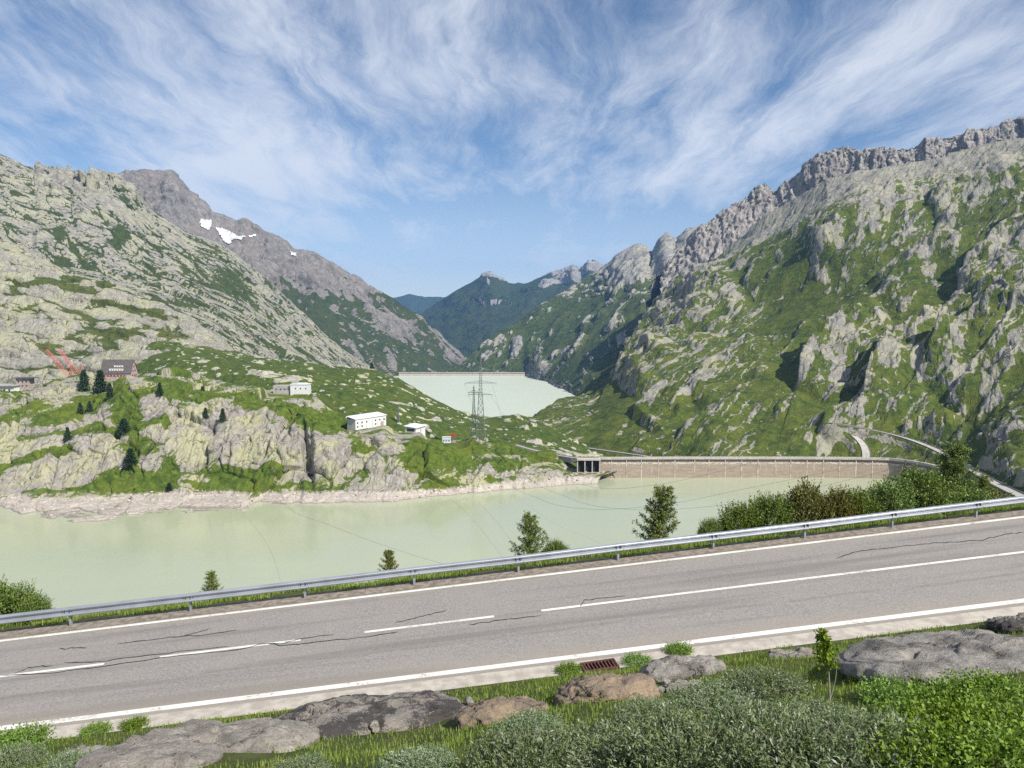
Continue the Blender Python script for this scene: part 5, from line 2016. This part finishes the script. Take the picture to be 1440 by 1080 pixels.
rock(515, 1002, 270, 62, 1.7, mat_rk_dark, 'broad dome of rock with black lichen at the near road edge', 1, .1, 'rock_outcrop', n=70)
rock(315, 1038, 260, 54, 1.5, mat_rk_pale, 'pale cracked rock outcrop left of the dark lichen dome', 2, .0, 'rock_outcrop', n=64)
rock(215, 1062, 190, 40, .8, mat_rk_pale, 'low pale rock shelf at the bottom left', 12, .0, 'rock_outcrop')
rock(125, 1060, 66, 22, .35, mat_rk_grey, 'small flat grey rock in the grass at bottom left', 3)
rock(205, 1076, 44, 16, .25, mat_rk_pale, 'whitish stone at the bottom edge left', 4)
rock(268, 1076, 34, 16, .25, mat_rk_grey, 'small grey stone at the bottom edge', 14)
rock(512, 1010, 16, 12, .12, mat_rk_pale, 'small white stone lying on the dark lichen dome', 5, sink=-.6, n=14)
rock(527, 1027, 12, 14, .1, mat_rk_pale, 'upright little stone below the small white stone', 6, sink=-.4, n=14)
rock(705, 1002, 130, 46, .6, mat_rk_brown, 'brownish rock slab right of the dark lichen dome', 7, .1)
rock(852, 970, 146, 40, .75, mat_rk_brown, 'warm brown rounded boulder in the grass below the drain grate', 8, .1, n=56)
rock(965, 938, 120, 34, .6, mat_rk_grey, 'grey rock right of the warm brown boulder', 9, .2)
rock(965, 966, 60, 22, .3, mat_rk_pale, 'small pale rock between the brown boulder and the willows', 10)
rock(1115, 920, 70, 16, .4, mat_rk_pale, 'low pale rock behind the tall weed', 11)
rock(1335, 918, 310, 54, 2.0, mat_rk_grey, 'long grey rock slab at the right', 15, .12, 'rock_outcrop', n=76)
rock(1432, 876, 80, 26, .6, mat_rk_dark, 'dark rock at the right picture edge above the long slab', 16)
for k, (px, py) in enumerate(((640, 992), (652, 1000), (662, 990), (935, 960), (928, 972), (610, 1000))):
    rock(px, py, 13 + 5 * (k % 3), 9, .09, mat_rk_pale if k % 2 else mat_rk_grey, ('grey chip of stone right beside the lichen dome', 'pale loose stone in the rubble right of the lichen dome', 'lower loose stone in the rubble right of the lichen dome', 'loose stone touching the warm brown boulder', 'grey loose stone below the warm brown boulder', 'pale chip of stone at the tail of the lichen dome')[k], 30 + k, k, 'loose_stone', sink=-.2, n=10)

# ---------------------------------------------------------------- willow scrub, broad-leaved plants and grass on the near bank
sp_w = [dict(rx=1.0, ry=.9, h=.36, twigs=1500, per=9, L=.070, W=.021, seed=51 + k, sparse=.30, hollow=.45) for k in range(3)]
sp_p = [dict(rx=.8, ry=.8, h=.16, twigs=480, per=6, L=.070, W=.040, seed=61 + k, sparse=.1, hollow=.3, up_bias=.7) for k in range(2)]


def on_bank(px, py):
    i, w = bank_at(px, py)
    return near_pt(np.array(i), np.array(w))


willow = [
    (590, 1090, .62, 'willow shrub at the bottom edge below the dark lichen dome'), (748, 1040, .62, 'silvery willow with bare twigs below the brown boulder'),
    (735, 1100, .85, 'willow shrub at the bottom edge left of centre'), (850, 1082, .85, 'willow shrub at the bottom edge near the centre'), (915, 1022, .62, 'willow shrub right below the warm brown boulder'),
    (970, 1090, .90, 'willow shrub at the bottom edge right of centre'), (1010, 1003, .92, 'dense grey green willow beside the grey rock'), (1080, 985, .90, 'dense grey green willow below the low pale rock'),
    (1075, 1062, .85, 'willow shrub below the tall weed'), (1165, 1030, .72, 'willow shrub at the foot of the tall weed'), (1245, 1085, .9, 'willow shrub at the bottom edge far right'),
    (1150, 1105, .9, 'willow shrub at the bottom edge below the tall weed'), (420, 1096, .5, 'low willow at the bottom edge below the pale outcrop'), (15, 1080, .65, 'willow in the bottom left corner'), (95, 1098, .5, 'small willow beside the bottom left corner'),
]
for k, (px, py, s_, lab) in enumerate(willow):
    shrub('willow_shrub', 'w%d' % (k % 3), on_bank(px, py), k * 1.7, (s_, s_, s_ * (.66 + .2 * (k % 3))), lab, 'shrub', 'willow scrub on the near bank', sp_w[k % 3], mat_willow, mat_twig)
broad = [
    (1260, 985, 0.67, 'bright leafy plant below the left end of the long slab'), (1330, 1000, 0.74, 'bright leafy plant below the middle of the long slab'), (1400, 985, 0.74, 'bright leafy plant below the right end of the long slab'),
    (1360, 1050, 0.81, 'leafy plant low at the right edge'), (1430, 1040, 0.81, 'leafy plant in the bottom right corner'), (1290, 1040, 0.74, 'leafy plant between willow and corner at bottom right'), (1222, 962, 0.44, 'leafy plant climbing the left tip of the long slab'),
    (1310, 1090, 0.81, 'leafy plant at the bottom edge right'), (1420, 1095, 0.89, 'leafy plant at the bottom edge in the right corner'), (30, 1050, 0.81, 'leafy plant above the bottom left corner'), (-10, 1060, 0.81, 'leafy plant cut by the left picture edge'),
    (955, 918, 0.50, 'leafy clump in the gutter above the grey rock'), (895, 932, 0.50, 'leafy clump between grate and grey rock'), (800, 945, 0.45, 'leafy clump just left of the drain grate'), (135, 1030, 0.45, 'leafy clump along the gutter at left'), (190, 1022, 0.41, 'low leafy clump by the gutter left of the outcrop'),
]
for k, (px, py, s_, lab) in enumerate(broad):
    shrub('leafy_plant', 'p%d' % (k % 2), on_bank(px, py), k * 2.1, (s_, s_, s_ * (1.0 + .25 * (k % 2))), lab, 'plant', 'broad leaved plants on the near bank', sp_p[k % 2], mat_broad, mat_bark)

# the tall weed with bare lower stem
wp = on_bank(1168, 985)
Hh = tall(wp, 888)
o = tag(empty('tall_weed', tuple(wp)), 'tall weed with bare pale stem and leafy top standing above the willows', 'plant')
MB().tube([(0, 0, -.1), (-.05, 0, Hh * .4), (-.16, 0, Hh * .75), (-.2, .02, Hh)], [.014, .011, .007, .003], 6).build('stem', mat_twig, o)
MB().tube([(0, 0, .05), (.07, 0, Hh * .3), (.10, .02, Hh * .55)], [.009, .007, .003], 5).build('side_stem', mat_twig, o)
r = np.random.default_rng(5)
n = 420
t_ = r.uniform(.50, 1.0, n)
C = np.stack([-.2 * t_ + r.normal(size=n) * .13 * (1.25 - t_), r.normal(size=n) * .13 * (1.25 - t_), Hh * t_], 1)
V, Fc = leaves(C, r.normal(size=(n, 3)) + np.array([0, 0, .6]), .10, .042, 3)
mesh_obj('leaves', V, Fc, mat_broad, o, attrs={'tone': np.repeat(r.random(n), 4)})


def grass_field(name, pts, H, seed, mat, label_kind='stuff', w=.012):
    r = np.random.default_rng(seed)
    n = len(pts)
    a = r.random(n) * 6.28
    s = np.stack([np.cos(a), np.sin(a), 0 * a], 1)
    ln = np.stack([np.cos(a + 1.3), np.sin(a + 1.3), 0 * a], 1) * (r.random(n) * .55)[:, None]
    Hh_ = (H * (.45 + .8 * r.random(n)))[:, None]
    up3 = np.array([0, 0, 1.])
    mid = pts + (up3 * .55 + ln * .35) * Hh_
    tip = pts + (up3 * .95 + ln) * Hh_
    V = np.stack([pts - s * w, pts + s * w, mid + s * w * .7, tip, mid - s * w * .7], 1)
    Fq = np.arange(n)[:, None] * 5 + np.array([[0, 1, 2, 4]])
    Ft = np.arange(n)[:, None] * 5 + np.array([[4, 2, 3, 3]])
    V = np.concatenate([V, ], 0).reshape(-1, 3)
    pn = perlin((pts * .9).astype(np.float32), 3) * .5 + .5
    T = np.repeat(np.clip(r.random(n) * .55 + pn * .5 - .05, 0, 1), 5)
    me_faces = np.concatenate([Fq, np.stack([Ft[:, 0], Ft[:, 1], Ft[:, 2], Ft[:, 2]], 1)])
    fl = [tuple(map(int, f_)) for f_ in Fq] + [tuple(map(int, f_[:3])) for f_ in Ft]
    o = mesh_obj(name, V, fl, mat, attrs={'tone': T})
    o['kind'] = 'stuff'
    return o


# rubble on the drawn-down beach below the peninsula
r = np.random.default_rng(17)
nv_, nu_ = SP_.P.shape[:2]
sel = (SP_.P[..., 2] > .1) & (SP_.P[..., 2] < 7.5) & (SP_.PX > -30) & (SP_.PX < 850) & (np.arange(nv_)[:, None] < 120)
cand = SP_.P[sel]
pick = cand[r.integers(0, len(cand), 600)]
keep_ = r.random(600) < np.where(proj(pick)[0] < 330, 1., .45)
pick = pick[keep_]
VV_, FF_ = [], []
ico = np.array([(0, 0, 1), (.9, 0, .3), (.3, .85, .35), (-.75, .5, .3), (-.7, -.55, .35), (.3, -.85, .3), (.7, .5, -.5), (-.3, .8, -.5), (-.9, 0, -.45), (-.25, -.8, -.5), (.75, -.5, -.45), (0, 0, -.9)])
icf = [(0, 1, 2), (0, 2, 3), (0, 3, 4), (0, 4, 5), (0, 5, 1), (1, 6, 2), (2, 6, 7), (2, 7, 3), (3, 7, 8), (3, 8, 4), (4, 8, 9), (4, 9, 5), (5, 9, 10), (5, 10, 1), (1, 10, 6), (6, 11, 7), (7, 11, 8), (8, 11, 9), (9, 11, 10), (10, 11, 6)]
for k, p in enumerate(pick):
    sz = .35 + 1.5 * r.random() ** 3
    a = r.random() * 6.28
    q = (ico + r.normal(size=ico.shape) * .16) * np.array([1.3, 1, .7]) * sz
    x = q[:, 0] * math.cos(a) - q[:, 1] * math.sin(a)
    y = q[:, 0] * math.sin(a) + q[:, 1] * math.cos(a)
    VV_.append(np.stack([x, y, q[:, 2]], 1) + p)
    FF_.append(np.array(icf) + 12 * k)
mat_rub = simple_mat('bleached rubble', (.46, .40, .34), .95, scale=.15, col2=(.30, .26, .22))
tag(mesh_obj('shore_rubble', np.concatenate(VV_), np.concatenate(FF_), mat_rub), kind='stuff')

# near bank: grass where no rock lies
r = np.random.default_rng(11)
nt = 140000
gi_, gw_ = r.uniform(-4.2, 12.5, nt), 8.62 + 11.5 * r.random(nt) ** 1.25
Pg = near_pt(gi_, gw_)
gx, gy = proj(Pg)
ok = (gx > -60) & (gx < 1500) & (gy < 1130)
clump = fbm(np.stack([gi_ * 4, gw_, 0 * gw_], -1), 1.4, 3, .5, 21)
ok &= clump > -.42
bare = blobs(gx, gy, [(260, 1050, 130, 34, 0, 1), (640, 1000, 40, 25, 0, .8), (945, 965, 30, 16, 0, .8), (520, 1010, 150, 40, 0, .7)])
ok &= r.random(nt) > bare
ok &= ~((gw_ < 9.0) & (clump < .05))
grass_field('bank_grass', Pg[ok], .115, 12, mat_grass, w=.009)
# verge and slope beyond the guardrail
nt = 52000
gi_, gv_ = r.uniform(-4, 13, nt), .25 + 3.6 * r.random(nt) ** 1.3
Pg = far_pt(gi_, gv_)
cl_ = fbm(np.stack([gi_ * 4, gv_, 0 * gv_], -1), 1.8, 3, .5, 22)
ok = (cl_ > -.15 + .25 * (gv_ < .5)) | (gv_ > 1.4)
grass_field('verge_grass', Pg[ok], .17, 13, mat_grass, w=.016)

# ---------------------------------------------------------------- air
hm = bpy.data.materials.new('thin mountain haze')
hm.use_nodes = True
ht = NT(hm.node_tree)
ht.N.clear()
pv = ht.node('ShaderNodeVolumePrincipled')
pv.inputs['Color'].default_value = (.22, .49, 1.0, 1)
pv.inputs['Density'].default_value = 3.3e-5
pv.inputs['Anisotropy'].default_value = 0.0
ho = ht.node('ShaderNodeOutputMaterial')
ht.L.new(pv.outputs[0], ho.inputs['Volume'])
hb = MB().box((0, 8000, 570), (31000, 24000, 1670)).build('haze', hm)
tag(hb, kind='stuff')
